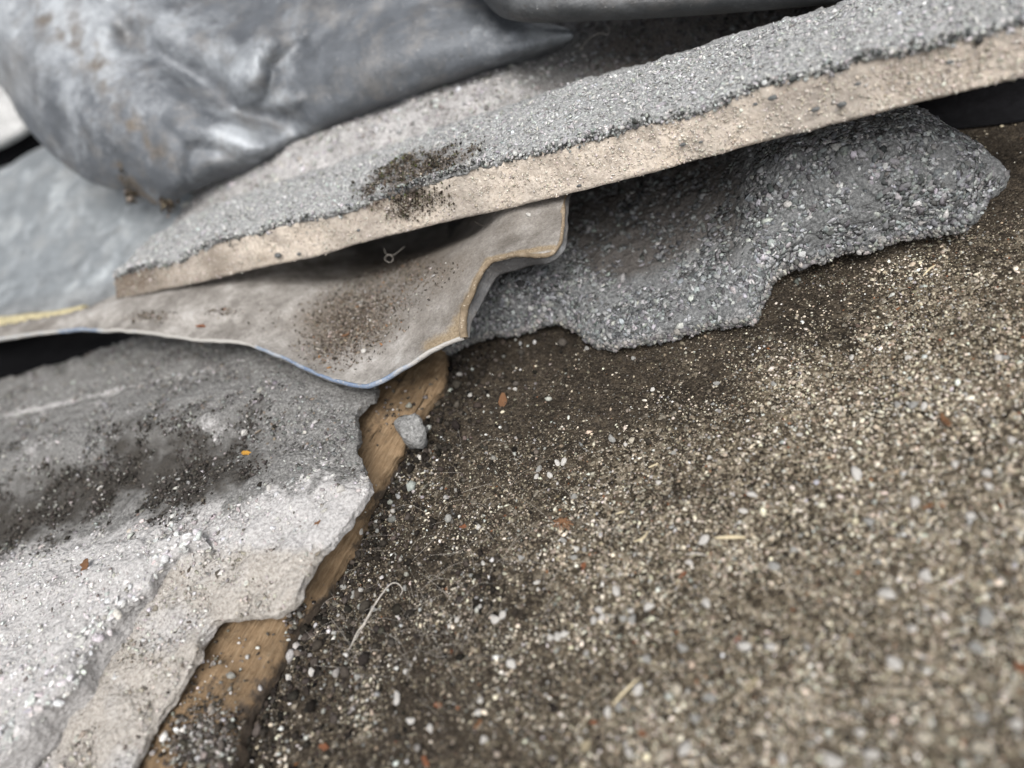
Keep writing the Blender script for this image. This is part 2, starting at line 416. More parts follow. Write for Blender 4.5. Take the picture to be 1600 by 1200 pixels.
M_GROUND, M_CORE = mat_ground(), mat_core()
M_COAT_TOP = mat_coat('pale_granule_coat', (.15, .153, .152), (.34, .345, .342), (.55, .555, .55))
M_COAT_DARK = mat_coat('slate_granule_coat', (.075, .077, .078), (.165, .169, .17), (.32, .325, .327), (.095, .087, .081))  # dust colour deepened to paint shade below the long tile
M_COAT_LEFT = mat_coat('worn_granule_coat', (.08, .077, .073), (.20, .197, .19), (.38, .375, .365), (.055, .05, .044))
M_COAT_BACK = mat_coat('dusty_granule_coat', (.09, .086, .082), (.21, .205, .198), (.40, .39, .38))
M_SHEET, M_EDGE, M_RIM = mat_sheet('dusty_flexible_sheet'), mat_sheet_edge(), mat_rim()
M_LEAD = mat_lead('weathered_lead', (.115, .125, .139), (.43, .455, .48), (.19, .185, .18), 0.0, .35, .46)
M_LEAD_DARK = mat_lead('dark_lead', (.06, .063, .066), (.13, .135, .14), (.085, .08, .076), 3.1, .3, .42)
M_LEAD_PALE = mat_lead('pale_lead', (.20, .218, .23), (.58, .615, .63), (.30, .31, .31), 1.7, .2, .5)
M_WOOD = mat_wood()
M_BLACK = mat_plain('shade_black', (.008, .008, .009), .3, .002, .95, .0003, .08)  # near-black colour standing in for shade in the gaps
M_WHITE = mat_plain('white_render', (.46, .46, .455), .35, .004, .95, .002)
M_YELLOW = mat_plain('yellow_foam', (.42, .37, .23), .25, .003, .9)
M_CHIP = [mat_plain('white_stone', (.70, .675, .635), .2, .0008, .6), mat_plain('grey_stone', (.40, .395, .375), .3, .0008, .6),
          mat_plain('cream_stone', (.66, .60, .49), .2, .0008, .7)]
M_DARKSTONE = mat_plain('dark_stone', (.12, .125, .125), .3, .0008, .7)
M_ORANGE = mat_plain('orange_flake', (.27, .11, .055), .45, .001, .75)
M_BROWN = mat_plain('dry_leaf_brown', (.22, .115, .06), .45, .0015, .8)
M_AMBER = mat_plain('amber_flake', (.62, .33, .06), .3, .001, .7)
M_STRAW = mat_plain('dry_straw', (.55, .47, .32), .25, .001, .7)
M_FIBRE = mat_plain('pale_fibre', (.42, .39, .35), .3, .001, .8)
M_HAIR = mat_plain('dark_fibre', (.05, .043, .036), .3, .001, .6)
M_LUMP = mat_coat('mortar_lump', (.12, .12, .118), (.26, .26, .255), (.46, .46, .45))

# ------------------------------------------------------------------ the setting: the gritty ground sheet
WOOD_RIGHT = [(722, 470), (712, 520), (700, 556), (695, 605), (668, 640), (640, 692), (606, 748), (585, 790), (555, 850), (512, 925), (470, 985), (440, 1035), (405, 1095), (385, 1140), (372, 1210), (360, 1290)]
wood_line = resample(rail([(x, y, 0) for x, y in WOOD_RIGHT]), 160)
TILE_RIGHT_LIP = [(690, 550), (737, 534), (775, 524), (812, 518), (850, 509), (876, 505), (899, 516), (917, 531), (944, 544), (968, 544), (1000, 537), (1060, 525), (1110, 511), (1150, 506), (1178, 497), (1190, 473), (1201, 447), (1225, 425), (1262, 412), (1319, 395), (1375, 382), (1424, 369), (1480, 362), (1525, 351)]
lip_line = resample(rail([(x, y, 1.5) for x, y in TILE_RIGHT_LIP]), 160)
end_line = resample(rail([(x, y, 1.0) for x, y in [(1600, 240), (1580, 200), (1540, 160), (1500, 130), (1600, 90), (1720, 60)]]), 40)  # line along which shade under the slab is painted on the ground

def dist_to(P, line):
    out = np.full(len(P), 1e9)
    for q in line[::3]:
        out = np.minimum(out, (P[:, 0] - q[0]) ** 2 + (P[:, 1] - q[1]) ** 2)
    return np.sqrt(out)
def ground_z(P):
    q = np.concatenate([np.asarray(P)[:, :2], np.zeros((len(P), 1))], 1)
    return fbm(q, .020, 3, 5) * .0006 + fbm(q, .0045, 3, 9) * .00055
def ground_dirt_shade(P):
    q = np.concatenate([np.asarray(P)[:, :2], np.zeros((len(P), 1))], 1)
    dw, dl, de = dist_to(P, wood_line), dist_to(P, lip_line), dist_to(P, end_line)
    return np.clip(1.0 - smooth(.0, .11, dw) * .95, 0, 1) * .85 + np.clip(1 - dl / .040, 0, 1) * .9 + np.clip(1.4 - de / .022, 0, 1.2) + fbm(q, .03, 3, 31) * .30  # dirt by the wood, plus shade painted along the lip and under the slab

corner = np.array([Z(250, 1330, 0), Z(1750, 1300, 0), Z(1750, 150, 0), Z(600, 480, 0)])
x0, x1 = corner[:, 0].min(), corner[:, 0].max(); y0, y1 = corner[:, 1].min(), corner[:, 1].max()
def axis(a, b, step):
    inner = np.arange(a, b, step); o = np.cumsum(step * 1.45 ** np.arange(1, 26))
    return np.concatenate([(a - o)[::-1], inner, inner[-1] + o])
gx, gy = axis(x0, x1, .0010), axis(y0, y1, .0010)
GX, GY = np.meshgrid(gx, gy)
GP = np.stack([GX.ravel(), GY.ravel(), np.zeros(GX.size)], -1)
GP[:, 2] = ground_z(GP)
gd = ground_dirt_shade(GP)
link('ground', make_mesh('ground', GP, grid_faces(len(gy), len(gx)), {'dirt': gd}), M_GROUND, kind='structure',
     label='dark gritty concrete surface speckled with sand under the broken tiles', cat='ground')

# sand standing proud of the ground: nobody could count it
def ground_points(n, rg, pr=(-80, 1700, 380, 1290)):
    px = rg.uniform(pr[0], pr[1], n); py = rg.uniform(pr[2], pr[3], n)
    d = np.stack([(px - CX) / F_PX, (CY - py) / F_PX, -np.ones(n)], -1) @ RW.T
    P = CAM + d * (-CAM_H / d[:, 2])[:, None]; P[:, 2] = ground_z(P)
    return P, px, py
def area_points(n, rg):
    P = np.stack([rg.uniform(x0, x1, n), rg.uniform(y0, y1, n), np.zeros(n)], -1)
    q = pix(P); ok = (q[:, 0] > 180) & (q[:, 0] < 1720) & (q[:, 1] > 150) & (q[:, 1] < 1300)
    P = P[ok]; P[:, 2] = ground_z(P)
    return P
UP = np.array([0, 0, 1.0])
BK0 = np.array([0.0, 1.0, 0.0])                            # roughly away from the camera along the ground
P = area_points(400000, rng)
dd = ground_dirt_shade(P)
cl = fbm(P, .012, 3, 77)
keep = rng.random(len(P)) < np.clip(  .80 - dd * .50 + cl * .55, .14, 1.0)
P = P[keep][:120000]; dd = dd[keep][:120000]
print('sand', len(P))
sz = np.clip(rng.lognormal(math.log(.000125), .52, len(P)), .00006, .0007)
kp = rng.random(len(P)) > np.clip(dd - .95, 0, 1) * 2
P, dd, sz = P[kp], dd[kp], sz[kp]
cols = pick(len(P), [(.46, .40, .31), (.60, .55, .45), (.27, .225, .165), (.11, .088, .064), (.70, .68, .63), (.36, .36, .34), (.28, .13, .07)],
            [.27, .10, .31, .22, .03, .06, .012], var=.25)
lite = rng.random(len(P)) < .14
cols = cols * np.where(lite, 1.0, 1 - .62 * np.clip(dd, 0, 1))[:, None]  # grains darkened by the same dirt and painted shade
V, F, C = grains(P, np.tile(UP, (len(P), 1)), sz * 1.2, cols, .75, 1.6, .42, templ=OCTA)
P2 = area_points(60000, rng); d2 = ground_dirt_shade(P2); c2 = fbm(P2, .010, 3, 78)
k2 = rng.random(len(P2)) < np.clip(.62 - d2 * .95 + c2 * 1.3, .02, 1); P2 = P2[k2][:11000]; d2 = d2[k2][:11000]
col2 = pick(len(P2), [(.60, .54, .44), (.70, .65, .555), (.43, .37, .285), (.68, .67, .63), (.40, .41, .40)], [.42, .2, .26, .07, .05], var=.18)
V2, F2, C2 = grains(P2, np.tile(UP, (len(P2), 1)), np.clip(rng.lognormal(math.log(.00021), .42, len(P2)), .0001, .0007), col2, .7, 1.6, .52)
F = np.concatenate([F, F2 + len(V)]); V = np.concatenate([V, V2]); C = np.concatenate([C, C2])
link('sand', make_mesh('sand', V, F, {'Col': C}), M_GRAIN, kind='stuff', label='fine pale sand grains set in the dark gritty surface', cat='sand')

# ------------------------------------------------------------------ the wooden strip under the left tile
def edge_taper(m, n, cells):
    i, j = np.meshgrid(np.arange(m), np.arange(n), indexing='ij')
    return np.clip(np.minimum(np.minimum(i, m - 1 - i), np.minimum(j, n - 1 - j)) / cells, 0, 1)
def vertical_clip(G, zmin): G[..., 2] = np.maximum(G[..., 2], zmin); return G
wr = [(x, y, 0.0) for x, y in WOOD_RIGHT]
wtop = [(x - 5, y - 4, 3.2) for x, y in WOOD_RIGHT]
wl1 = [(x - 34, y - 20, 5.6) for x, y in WOOD_RIGHT]
wl2 = [(x - 110, y - 70, 7.2) for x, y in WOOD_RIGHT]
wl3 = [(x - 210, y - 130, 7.2) for x, y in WOOD_RIGHT]
Gw = loft([rail(wl3), rail(wl2), rail(wl1), rail(wtop)], 240, 60)
Bw = Gw.copy(); Bw[..., 2] = 0.0002
Vw, Fw = solid(Gw, Bw, 6)
Vw = Vw + vfbm(Vw, .012, 2, 50) * np.array([.0010, .0010, .0004]) + vfbm(Vw, .0025, 3, 51) * np.array([.0009, .0009, .0006])
Vw[:, 2] = np.maximum(Vw[:, 2], -.0003)
gr_w = smooth(.0045, .0005, Vw[:, 2]) * .4 + .24 + .8 * fbm(Vw, .014, 4, 55)
t_wood = thing('wooden_strip', (Gw[30, 120, 0], Gw[30, 120, 1], 0), 'brown weathered wooden strip showing under the broken edge of the pale left tile', 'wood strip')
part('board', Vw, Fw[:, ::-1], M_WOOD, t_wood, {'grime_shade': gr_w})
# splinters along its lower edge
for k in range(9):
    i = int(rng.integers(60, 150)); a = wood_line[i] + np.array([rng.normal() * .0008, rng.normal() * .0008, .0022])
    dirn = wood_line[min(i + 6, 159)] - wood_line[i]; dirn /= np.linalg.norm(dirn)
    path = [a - dirn * .001 + UP * .0006, a + dirn * rng.uniform(.001, .003), a + dirn * rng.uniform(.004, .007) + rng.normal(size=3) * .0008]
    Vs, Fs = tube(resample(path, 8), np.linspace(.00028, .00006, 8), 5)
    part('splinter', Vs, Fs, M_WOOD, t_wood, {'grime_shade': np.full(len(Vs), .2)})

# ------------------------------------------------------------------ left broken tile
LE = [(590, 575), (584, 612), (558, 645), (556, 690), (560, 719), (575, 748), (572, 768), (545, 798), (524, 838), (487, 878), (465, 914), (446, 946), (367, 957), (337, 972), (319, 998), (303, 1036), (277, 1085), (240, 1126), (213, 1175), (195, 1230), (170, 1300)]
def ler(k, dz): return (*LE[k], dz)
left_rails = [
    [(-260, 662, 16.5), (-100, 622, 16.5), (0, 592, 16.5), (120, 557, 16.2), (230, 522, 15.5), (400, 492, 13), (520, 500, 12), (590, 575, 12)],
    [(-260, 700, 17), (-100, 672, 17), (0, 650, 17.5), (150, 615, 17.5), (410, 553, 17), (520, 560, 15.5), ler(1, 14)],
    [(-260, 715, 17), (-100, 688, 17), (0, 664, 17), (150, 628, 17), (410, 565, 17), (510, 585, 16.5), ler(2, 15)],
    [(-260, 770, 19), (-100, 745, 19.5), (0, 720, 20), (150, 680, 21), (300, 648, 21.5), (440, 625, 20), ler(3, 15.5)],
    [(-260, 840, 15), (-100, 805, 15), (0, 775, 15.2), (150, 735, 15.8), (300, 700, 17), (440, 675, 18), ler(4, 15.2)],
    [(-260, 890, 13.5), (-100, 850, 13.5), (0, 825, 13.5), (150, 785, 14), (300, 735, 15.5), (440, 705, 17.5), ler(5, 15)],
    [(-260, 945, 15), (-100, 910, 14.5), (0, 868, 14.5), (150, 835, 15.5), (290, 780, 18), (440, 745, 18.5), ler(6, 15)],
    [(-260, 1000, 19), (-100, 950, 19), (0, 910, 19), (150, 868, 19), (290, 830, 18.8), (440, 800, 18), ler(8, 15)],
    [(-260, 1080, 19.5), (-100, 1020, 19.5), (0, 970, 19.5), (150, 910, 19), (260, 870, 18.8), (390, 850, 17.5), ler(9, 15)],
    [(-260, 1180, 19), (-100, 1110, 19), (0, 1060, 18.5), (110, 1000, 18.5), (220, 930, 17.5), (340, 890, 16.5), ler(11, 14)],
    [(-260, 1270, 17.5), (-120, 1200, 17), (0, 1130, 16.5), (80, 1080, 16), (170, 1010, 16), (270, 945, 15), ler(13, 13)],
    [(-260, 1330, 15), (-120, 1270, 14.5), (0, 1190, 14), (80, 1130, 14), (150, 1075, 14), (230, 1030, 13.5), ler(15, 12)],
    [(-200, 1400, 13), (-60, 1320, 13), (30, 1240, 12.5), (100, 1180, 12.5), (160, 1130, 12.5), (200, 1110, 12), ler(17, 11.5)],
    [(-100, 1470, 12), (-20, 1410, 12), (40, 1330, 12), (100, 1270, 12), (140, 1240, 11.5), (165, 1220, 11.5), ler(19, 11)],
    [(-60, 1500, 11), (0, 1450, 11), (50, 1400, 11), (90, 1370, 11), (120, 1340, 11), (145, 1320, 11), ler(20, 10.5)],
]
Gl = loft([rail(r) for r in left_rails], 300, 300)
q = pix(Gl); qx, qy = q[..., 0], q[..., 1]
nrm = grid_normals(Gl)
if nrm[..., 2].mean() < 0: Gl = Gl[:, ::-1]; q = pix(Gl); qx, qy = q[..., 0], q[..., 1]
Gl = Gl + np.array([0, 0, 1.0]) * (fbm(Gl, .012, 3, 61) * .0011 + fbm(Gl, .003, 3, 62) * .0006)[..., None]
tpl = edge_taper(*Gl.shape[:2], 16)
Bl = Gl.copy(); Bl[..., 2] = np.minimum(Gl[..., 2] - .0022, .0078 + (Gl[..., 2] - .0022 - .0078) * (1 - tpl))
Vl, Fl = solid(Gl, Bl, 7)
Vl = Vl + vfbm(Vl, .007, 2, 71) * .0012 + vfbm(Vl, .0022, 3, 72) * np.array([.0008, .0008, .0003])
def seg_side(x, y):   # distance beyond the outer line of the crust
    a = np.array([(318, 843), (277, 862), (226, 917), (150, 995), (106, 1072), (0, 1178), (-150, 1300)], float)
    return (x - np.interp(y, a[:, 1], a[:, 0])) * .7
def left_masks(V):
    p = pix(V); x, y = p[..., 0], p[..., 1]
    n = fbm(V, .016, 4, 81) * 42 + fbm(V, .003, 3, 83) * 34
    yv = 812 - .26 * x + n * 1.2                                        # line down the middle of the dirt-filled trough
    dy_ = y - yv - 8
    trough = np.where(dy_ < 0, np.exp(-(dy_ / 105.0) ** 2), np.exp(-(dy_ / 48.0) ** 2)) * smooth(520, 330, x + n)
    pale = smooth(15, 85, y - (790 - .19 * x) + n * 1.1) * (1 - .45 * smooth(960, 1080, y + .75 * x - 330 + n))
    blotch = np.clip(np.exp(-(((x - 300) / 190) ** 2 + ((y - 665) / 48) ** 2)) * .55 + np.exp(-(((x - 60) / 110) ** 2 + ((y - 700) / 32) ** 2)) * .45 + fbm(V, .009, 3, 87) * .5, 0, .75) * smooth(560, 640, y) + .5 * np.exp(-((y - (652 - .235 * x)) / 5.0) ** 2) * smooth(460, 380, x)
    pale = np.maximum(pale * .92, blotch)
    beyond = smooth(-12, 25, seg_side(x, y) + n * .25) * smooth(835, 880, y + n * .2)      # sandy slope below the crust
    pale = pale * (1 - .25 * beyond)
    sandy = np.clip(beyond * (.75 + fbm(V, .010, 3, 85) * .9), 0, 1)
    return np.clip(trough, 0, 1) * .85, np.clip(pale, 0, 1) * (1 - np.clip(trough, 0, 1) * .95), sandy
tr, pl, sy_ = left_masks(Vl)
t_left = thing('broken_roof_tile', (Gl[150, 150, 0], Gl[150, 150, 1], .0076), 'pale crusted broken roof tile with a jagged edge above the brown wooden strip', 'roof tile', 'broken roof tiles')
p_lb = part('body', Vl, Fl, M_COAT_LEFT, t_left, {'dust': tr, 'pale': pl, 'sandy': sy_})
trG, plG, syG = left_masks(Gl)
inview = ((qx > -120) & (qx < 640) & (qy > 480) & (qy < 1290)).astype(float)
Pg, Ng, i, j = sample_grid(Gl, 24000, rng, inview)
Ng = np.where(Ng[:, 2:3] < 0, -Ng, Ng)
a, b = trG[i, j], plG[i, j]
sz = np.clip(rng.lognormal(math.log(.00028), .42, len(Pg)), .00012, .0008)
grey = pick(len(Pg), [(.18, .177, .172), (.28, .276, .268), (.44, .435, .42), (.10, .095, .09), (.22, .185, .15)], [.3, .32, .14, .17, .07])
white = pick(len(Pg), [(.58, .565, .55), (.46, .445, .43), (.62, .61, .60), (.16, .145, .13), (.33, .31, .30)], [.38, .34, .12, .03, .13], var=.1)
dark = pick(len(Pg), [(.045, .04, .035), (.09, .08, .07), (.38, .37, .35)], [.6, .33, .07])
jj = np.clip(b + rng.normal(size=len(b)) * .12, 0, 1)[:, None]; cols = np.where(jj > .5, white, grey)
sandc = pick(len(Pg), [(.42, .39, .35), (.55, .52, .48), (.28, .25, .21), (.12, .105, .09)], [.4, .25, .25, .1])
cols = np.where((syG[i, j] + rng.normal(size=len(a)) * .2)[:, None] > .5, sandc, cols)
cols = np.where((a + rng.normal(size=len(a)) * .15)[:, None] > .42, dark, cols)
cols = cols * .93
V, F, C = grains(Pg, Ng, sz, cols, .42, 1.6, .48)
part('granules', V, F, M_GRAIN, p_lb, {'Col': C}, kind='stuff')
wt = np.clip(trG - .25, 0, 1) * inview
Pg, Ng, i, j = sample_grid(Gl, 4200, rng, wt); Ng = np.where(Ng[:, 2:3] < 0, -Ng, Ng)
V, F, C = grains(Pg, Ng, np.clip(rng.lognormal(math.log(.00024), .45, len(Pg)), .0001, .0008), pick(len(Pg), [(.035, .031, .027), (.07, .062, .054), (.13, .118, .105), (.3, .29, .275)], [.42, .32, .18, .08], var=.25), .8, 1.5, .2, templ=OCTA)
part('trough_dirt', V, F, M_CRUMB, p_lb, {'Col': C}, kind='stuff')
# the raised white crust (a worn rib) along its near side
crust_out = [(318, 843), (277, 862), (241, 892), (226, 917), (182, 961), (150, 995), (124, 1036), (106, 1072), (75, 1100), (38, 1142), (0, 1178), (-60, 1225), (-150, 1300)]
crust_in = [(290, 843), (240, 844), (195, 846), (150, 848), (110, 854), (75, 862), (40, 868), (0, 876), (-40, 884), (-90, 896), (-140, 912), (-200, 930), (-260, 960)]
z_out = np.linspace(20.8, 22.0, len(crust_out)); z_in = np.linspace(20.6, 19.8, len(crust_in))
co = rail([(x, y, zz) for (x, y), zz in zip(crust_out, z_out)]); ci = rail([(x, y, zz) for (x, y), zz in zip(crust_in, z_in)])
mid1 = co * .8 + ci * .2 + UP * .0012; mid2 = co * .45 + ci * .55 + UP * .0016; mid3 = co * .15 + ci * .85 + UP * .0010
Gc = loft([co, mid1, mid2, mid3, ci], 240, 90)
Gc[..., 2] += fbm(Gc, .010, 3, 91) * .0008
Bc = Gc.copy(); Bc[..., 2] = .0125
if grid_normals(Gc)[..., 2].mean() < 0: Gc, Bc = Gc[:, ::-1], Bc[:, ::-1]
Vc, Fc = solid(Gc, Bc, 5)
Vc = Vc + vfbm(Vc, .0055, 3, 92) * .0014 + vfbm(Vc, .0018, 2, 93) * .0005
pc = .85 + .4 * fbm(Vc, .012, 3, 94)
crust = part('crusted_rib', Vc, Fc, M_COAT_LEFT, t_left, {'dust': np.zeros(len(Vc)), 'pale': pc})
crust['label'] = 'thick white crust along the near rib of the tile'
Pg, Ng, i, j = sample_grid(Gc, 3200, rng)
Ng = np.where(Ng[:, 2:3] < 0, -Ng, Ng)
Pg = Pg + vfbm(Pg, .0055, 3, 92) * .0014
V, F, C = grains(Pg, Ng, np.clip(rng.lognormal(math.log(.00027), .4, len(Pg)), .00012, .0007), pick(len(Pg), [(.58, .57, .56), (.47, .455, .44), (.66, .66, .65), (.2, .18, .16)], [.4, .3, .25, .05]), .5, 1.4, .4, templ=ICO0)
part('crust_granules', V, F, M_GRAIN, crust, {'Col': C}, kind='stuff')
# knobbly white grains along the outer rim
nr = 520; rim = resample(co, 400)[rng.integers(0, 400, nr)]; inw = resample(ci, 400)[200] - resample(co, 400)[200]; inw /= np.linalg.norm(inw)
dj = rng.exponential(.0022, nr); rim = rim + inw * dj[:, None] + rng.normal(size=(nr, 3)) * np.array([.0006, .0006, .0003]) + UP * (.0002 + .0006 * np.minimum(dj / .004, 1))[:, None] - UP * (rng.random(nr) * .0016 * (dj < .001))[:, None]
V, F, C = grains(rim, np.tile(UP, (nr, 1)), np.clip(rng.lognormal(math.log(.00045), .45, nr), .0002, .0012), pick(nr, [(.55, .545, .535), (.48, .47, .46), (.60, .60, .595), (.40, .385, .37)], [.4, .25, .25, .1], var=.08), .5, 1.5, .62, templ=ICO1, jit=.12)
part('rim_granules', V, F, M_GRAIN, crust, {'Col': C}, kind='stuff')

# ------------------------------------------------------------------ dark tile on the right, lying under the upper slab
lip = [(x, y, 1.6) for x, y in TILE_RIGHT_LIP]
def up_from(pts, dx, dy, z): return [(x + dx, y + dy, z) for x, y, *_ in pts]
def at_cols(ycol):  # rows given by their pixel line
    return ycol
right_rails = [
    [(690, 546, 4), (737, 529, 4), (812, 512, 4.5), (876, 499, 5), (899, 510, 4.5), (917, 525, 4), (944, 537, 3.8), (968, 537, 3.8), (1000, 530, 4), (1060, 518, 4.2), (1110, 504, 4.5), (1150, 499, 4.6), (1178, 490, 4.6), (1190, 466, 5.2), (1201, 440, 6), (1225, 418, 6.4), (1262, 405, 6.6), (1319, 388, 6.8), (1375, 375, 7), (1424, 362, 7), (1480, 355, 7), (1520, 345, 7)],
    [(690, 530, 6), (737, 512, 6.3), (812, 495, 6.8), (876, 482, 7.2), (899, 492, 6.8), (917, 506, 6.4), (944, 517, 6.2), (968, 517, 6.2), (1000, 510, 6.4), (1060, 498, 6.8), (1110, 484, 7), (1150, 478, 7.2), (1178, 468, 7.4), (1190, 446, 8), (1203, 420, 8.8), (1227, 398, 9.2), (1264, 386, 9.4), (1321, 369, 9.6), (1377, 357, 9.7), (1426, 344, 9.6), (1482, 337, 9.4), (1534, 332, 8.2)],
    [(690, 500, 10), (760, 478, 11.5), (830, 462, 12), (890, 458, 11), (940, 470, 9.5), (1000, 470, 9), (1080, 452, 10), (1150, 428, 11.5), (1200, 392, 13), (1260, 362, 14), (1340, 340, 14.5), (1420, 320, 14.5), (1490, 306, 14), (1550, 302, 9.6)],
    [(690, 465, 14), (760, 445, 16), (830, 430, 16), (890, 425, 13.5), (950, 425, 11), (1010, 420, 11), (1080, 402, 12), (1140, 378, 14), (1190, 350, 17), (1250, 325, 19), (1340, 305, 19.8), (1430, 285, 19.5), (1510, 272, 17.5), (1574, 277, 11)],
    [(690, 430, 14), (780, 405, 15), (850, 390, 14), (920, 375, 12.5), (1000, 360, 12.5), (1080, 345, 13.5), (1140, 325, 16), (1188, 300, 21.5), (1250, 280, 24), (1340, 262, 25), (1430, 245, 24), (1500, 238, 21), (1552, 247, 14)],
    [(700, 390, 14), (800, 360, 14), (900, 330, 14), (1000, 310, 14.5), (1080, 292, 16), (1140, 275, 19), (1188, 258, 25), (1250, 240, 29), (1340, 222, 30), (1420, 208, 28.5), (1470, 203, 25), (1508, 213, 18)],
    [(700, 350, 14), (800, 315, 14.5), (900, 285, 15), (1000, 262, 16), (1080, 245, 18), (1140, 230, 21), (1180, 218, 26), (1240, 202, 30), (1320, 186, 30.5), (1380, 175, 29), (1420, 170, 26), (1452, 178, 19)],
    [(720, 300, 14), (820, 265, 15), (920, 238, 16), (1020, 212, 17), (1090, 196, 19), (1140, 184, 22), (1180, 172, 26), (1220, 160, 29), (1280, 145, 29), (1330, 135, 27), (1360, 132, 24), (1390, 140, 18)],
]
Gr = loft([rail(r) for r in right_rails], 380, 170)
if grid_normals(Gr)[..., 2].mean() < 0: Gr = Gr[:, ::-1]
Gr = Gr + UP * (fbm(Gr, .014, 3, 111) * .0010 + fbm(Gr, .0032, 3, 112) * .0007)[..., None]
Br = Gr - UP * (.0018 + .009 * edge_taper(*Gr.shape[:2], 30))[..., None]
Br[..., 2] = np.maximum(Br[..., 2], .0006)
# keep the underside a real gap under the arch at the left of the lip
Vr, Fr = solid(Gr, Br, 6)
Vr = Vr + vfbm(Vr, .006, 2, 113) * .0007 + vfbm(Vr, .0020, 3, 114) * .0006
Vr[:, 2] = np.maximum(Vr[:, 2], .0008)
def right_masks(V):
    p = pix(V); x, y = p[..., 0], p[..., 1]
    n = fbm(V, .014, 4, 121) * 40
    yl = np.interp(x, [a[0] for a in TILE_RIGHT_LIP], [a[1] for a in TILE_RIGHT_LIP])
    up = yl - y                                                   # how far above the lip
    dust = smooth(70, 150, up + n) * smooth(1230, 1120, x + n) * .85  # dust, darkened to paint shade in the trough near the slab
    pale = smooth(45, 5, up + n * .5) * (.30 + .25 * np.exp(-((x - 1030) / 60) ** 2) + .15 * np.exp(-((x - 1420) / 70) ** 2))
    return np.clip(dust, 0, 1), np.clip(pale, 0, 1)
du, pa = right_masks(Vr)
t_right = thing('broken_roof_tile', (Gr[60, 190, 0], Gr[60, 190, 1], .001), 'dark slate-grey granulated broken tile lying in shade below the long pink-edged tile', 'roof tile', 'broken roof tiles')
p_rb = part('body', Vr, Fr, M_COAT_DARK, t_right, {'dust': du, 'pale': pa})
qr = pix(Gr); vis = (qr[..., 1] > 90).astype(float)
duG, paG = right_masks(Gr)
Pg, Ng, i, j = sample_grid(Gr, 18000, rng, vis * (1.05 - duG * .8))
Ng = np.where(Ng[:, 2:3] < 0, -Ng, Ng)
sz = np.clip(rng.lognormal(math.log(.00046), .36, len(Pg)), .0002, .0011)
cols = pick(len(Pg), [(.14, .144, .146), (.21, .216, .218), (.31, .316, .318), (.085, .087, .088), (.42, .425, .425)], [.26, .32, .22, .12, .08], var=.15)
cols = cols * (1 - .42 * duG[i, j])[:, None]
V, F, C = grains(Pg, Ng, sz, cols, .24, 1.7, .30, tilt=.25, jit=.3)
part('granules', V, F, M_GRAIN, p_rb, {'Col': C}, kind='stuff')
nf = 5200; cc = rng.integers(0, Gr.shape[1], nf)
outw = Gr[0] - Gr[6]; outw[:, 2] = 0; outw /= np.linalg.norm(outw, axis=1, keepdims=True)
tf = rng.uniform(0, 1, nf)[:, None]
P2 = Gr[0][cc] * (1 - tf) + Br[0][cc] * tf
P2 = P2 + vfbm(P2, .006, 2, 113) * .0007 + vfbm(P2, .0020, 3, 114) * .0006 + rng.normal(size=(nf, 3)) * .0002
P2[:, 2] = np.maximum(P2[:, 2], .0010)
V, F, C = grains(P2, outw[cc], np.clip(rng.lognormal(math.log(.00036), .4, nf), .00018, .001), pick(nf, [(.20, .195, .19), (.33, .315, .295), (.11, .11, .11)], [.5, .2, .3]), .8, 1.3, .4)
part('broken_edge_grit', V, F, M_GRAIN, p_rb, {'Col': C}, kind='stuff')

# ------------------------------------------------------------------ long upper tile with the pink broken edge
bot = [(182, 467), (262, 452), (337, 436), (405, 419), (494, 401), (576, 377), (662, 355), (775, 330), (880, 305), (1000, 275), (1150, 233), (1300, 195), (1450, 157), (1600, 119), (1760, 76)]
top = [(174, 437), (225, 421), (281, 408), (337, 383), (412, 361), (487, 343), (540, 334), (594, 313), (676, 290), (744, 263), (819, 245), (875, 232), (950, 217), (1006, 196), (1100, 176), (1169, 151), (1187, 137), (1319, 111), (1337, 97), (1450, 79), (1600, 36), (1760, -10)]
crest = [(176, 432), (202, 408), (225, 384), (300, 349), (375, 322), (450, 300), (525, 274), (612, 245), (702, 213), (744, 203), (800, 185), (875, 157), (950, 139), (1006, 122), (1112, 90), (1225, 56), (1319, 30), (1409, 4), (1500, -22), (1600, -52), (1760, -100)]
def slab_zb(px): return np.interp(px, [150, 500, 900, 1600, 1800], [34.5, 37.0, 40.0, 46.0, 47.5])
NS = 420
bx = np.linspace(180, 1755, NS)
def line_y(pts, x): a = np.array(pts, float); return np.interp(x, a[:, 0], a[:, 1])
Pb = np.array([Z(x, y, slab_zb(x)) for x, y in zip(bx, line_y(bot, bx))])
def smooth1(A, k):
    w = np.hanning(2 * k + 3)[1:-1]; w /= w.sum()
    return np.stack([np.convolve(np.pad(A[:, c], k, mode='edge'), w, 'valid') for c in range(A.shape[1])], -1)
tg = np.array([Pb[-1, 0] - Pb[0, 0], Pb[-1, 1] - Pb[0, 1], 0]); tg /= np.linalg.norm(tg)
bk = np.array([-tg[1], tg[0], 0]);  bk = bk if bk @ RW[:, 2] < 0 else -bk      # away from the camera
def on_plane(px, py, off):   # ray meets the vertical plane through the slab's edge, pushed back by off
    d = ray(px, py); n = bk
    o = Pb[NS // 2] + bk * off
    return CAM + d * (((o - CAM) @ n) / (d @ n))
def follow(pts, off_extra=0.0):
    """points above the bottom edge: keep the bottom edge's own set-back at the same place."""
    out = []
    for x, y in zip(bx, line_y(pts, bx)):
        p = on_plane(x, y, 0.0)
        s = (p - Pb[0]) @ tg
        out.append((p, s))
    return out
sb = (Pb - Pb[0]) @ tg; set_b = (Pb - Pb[NS // 2]) @ bk
Pt = []
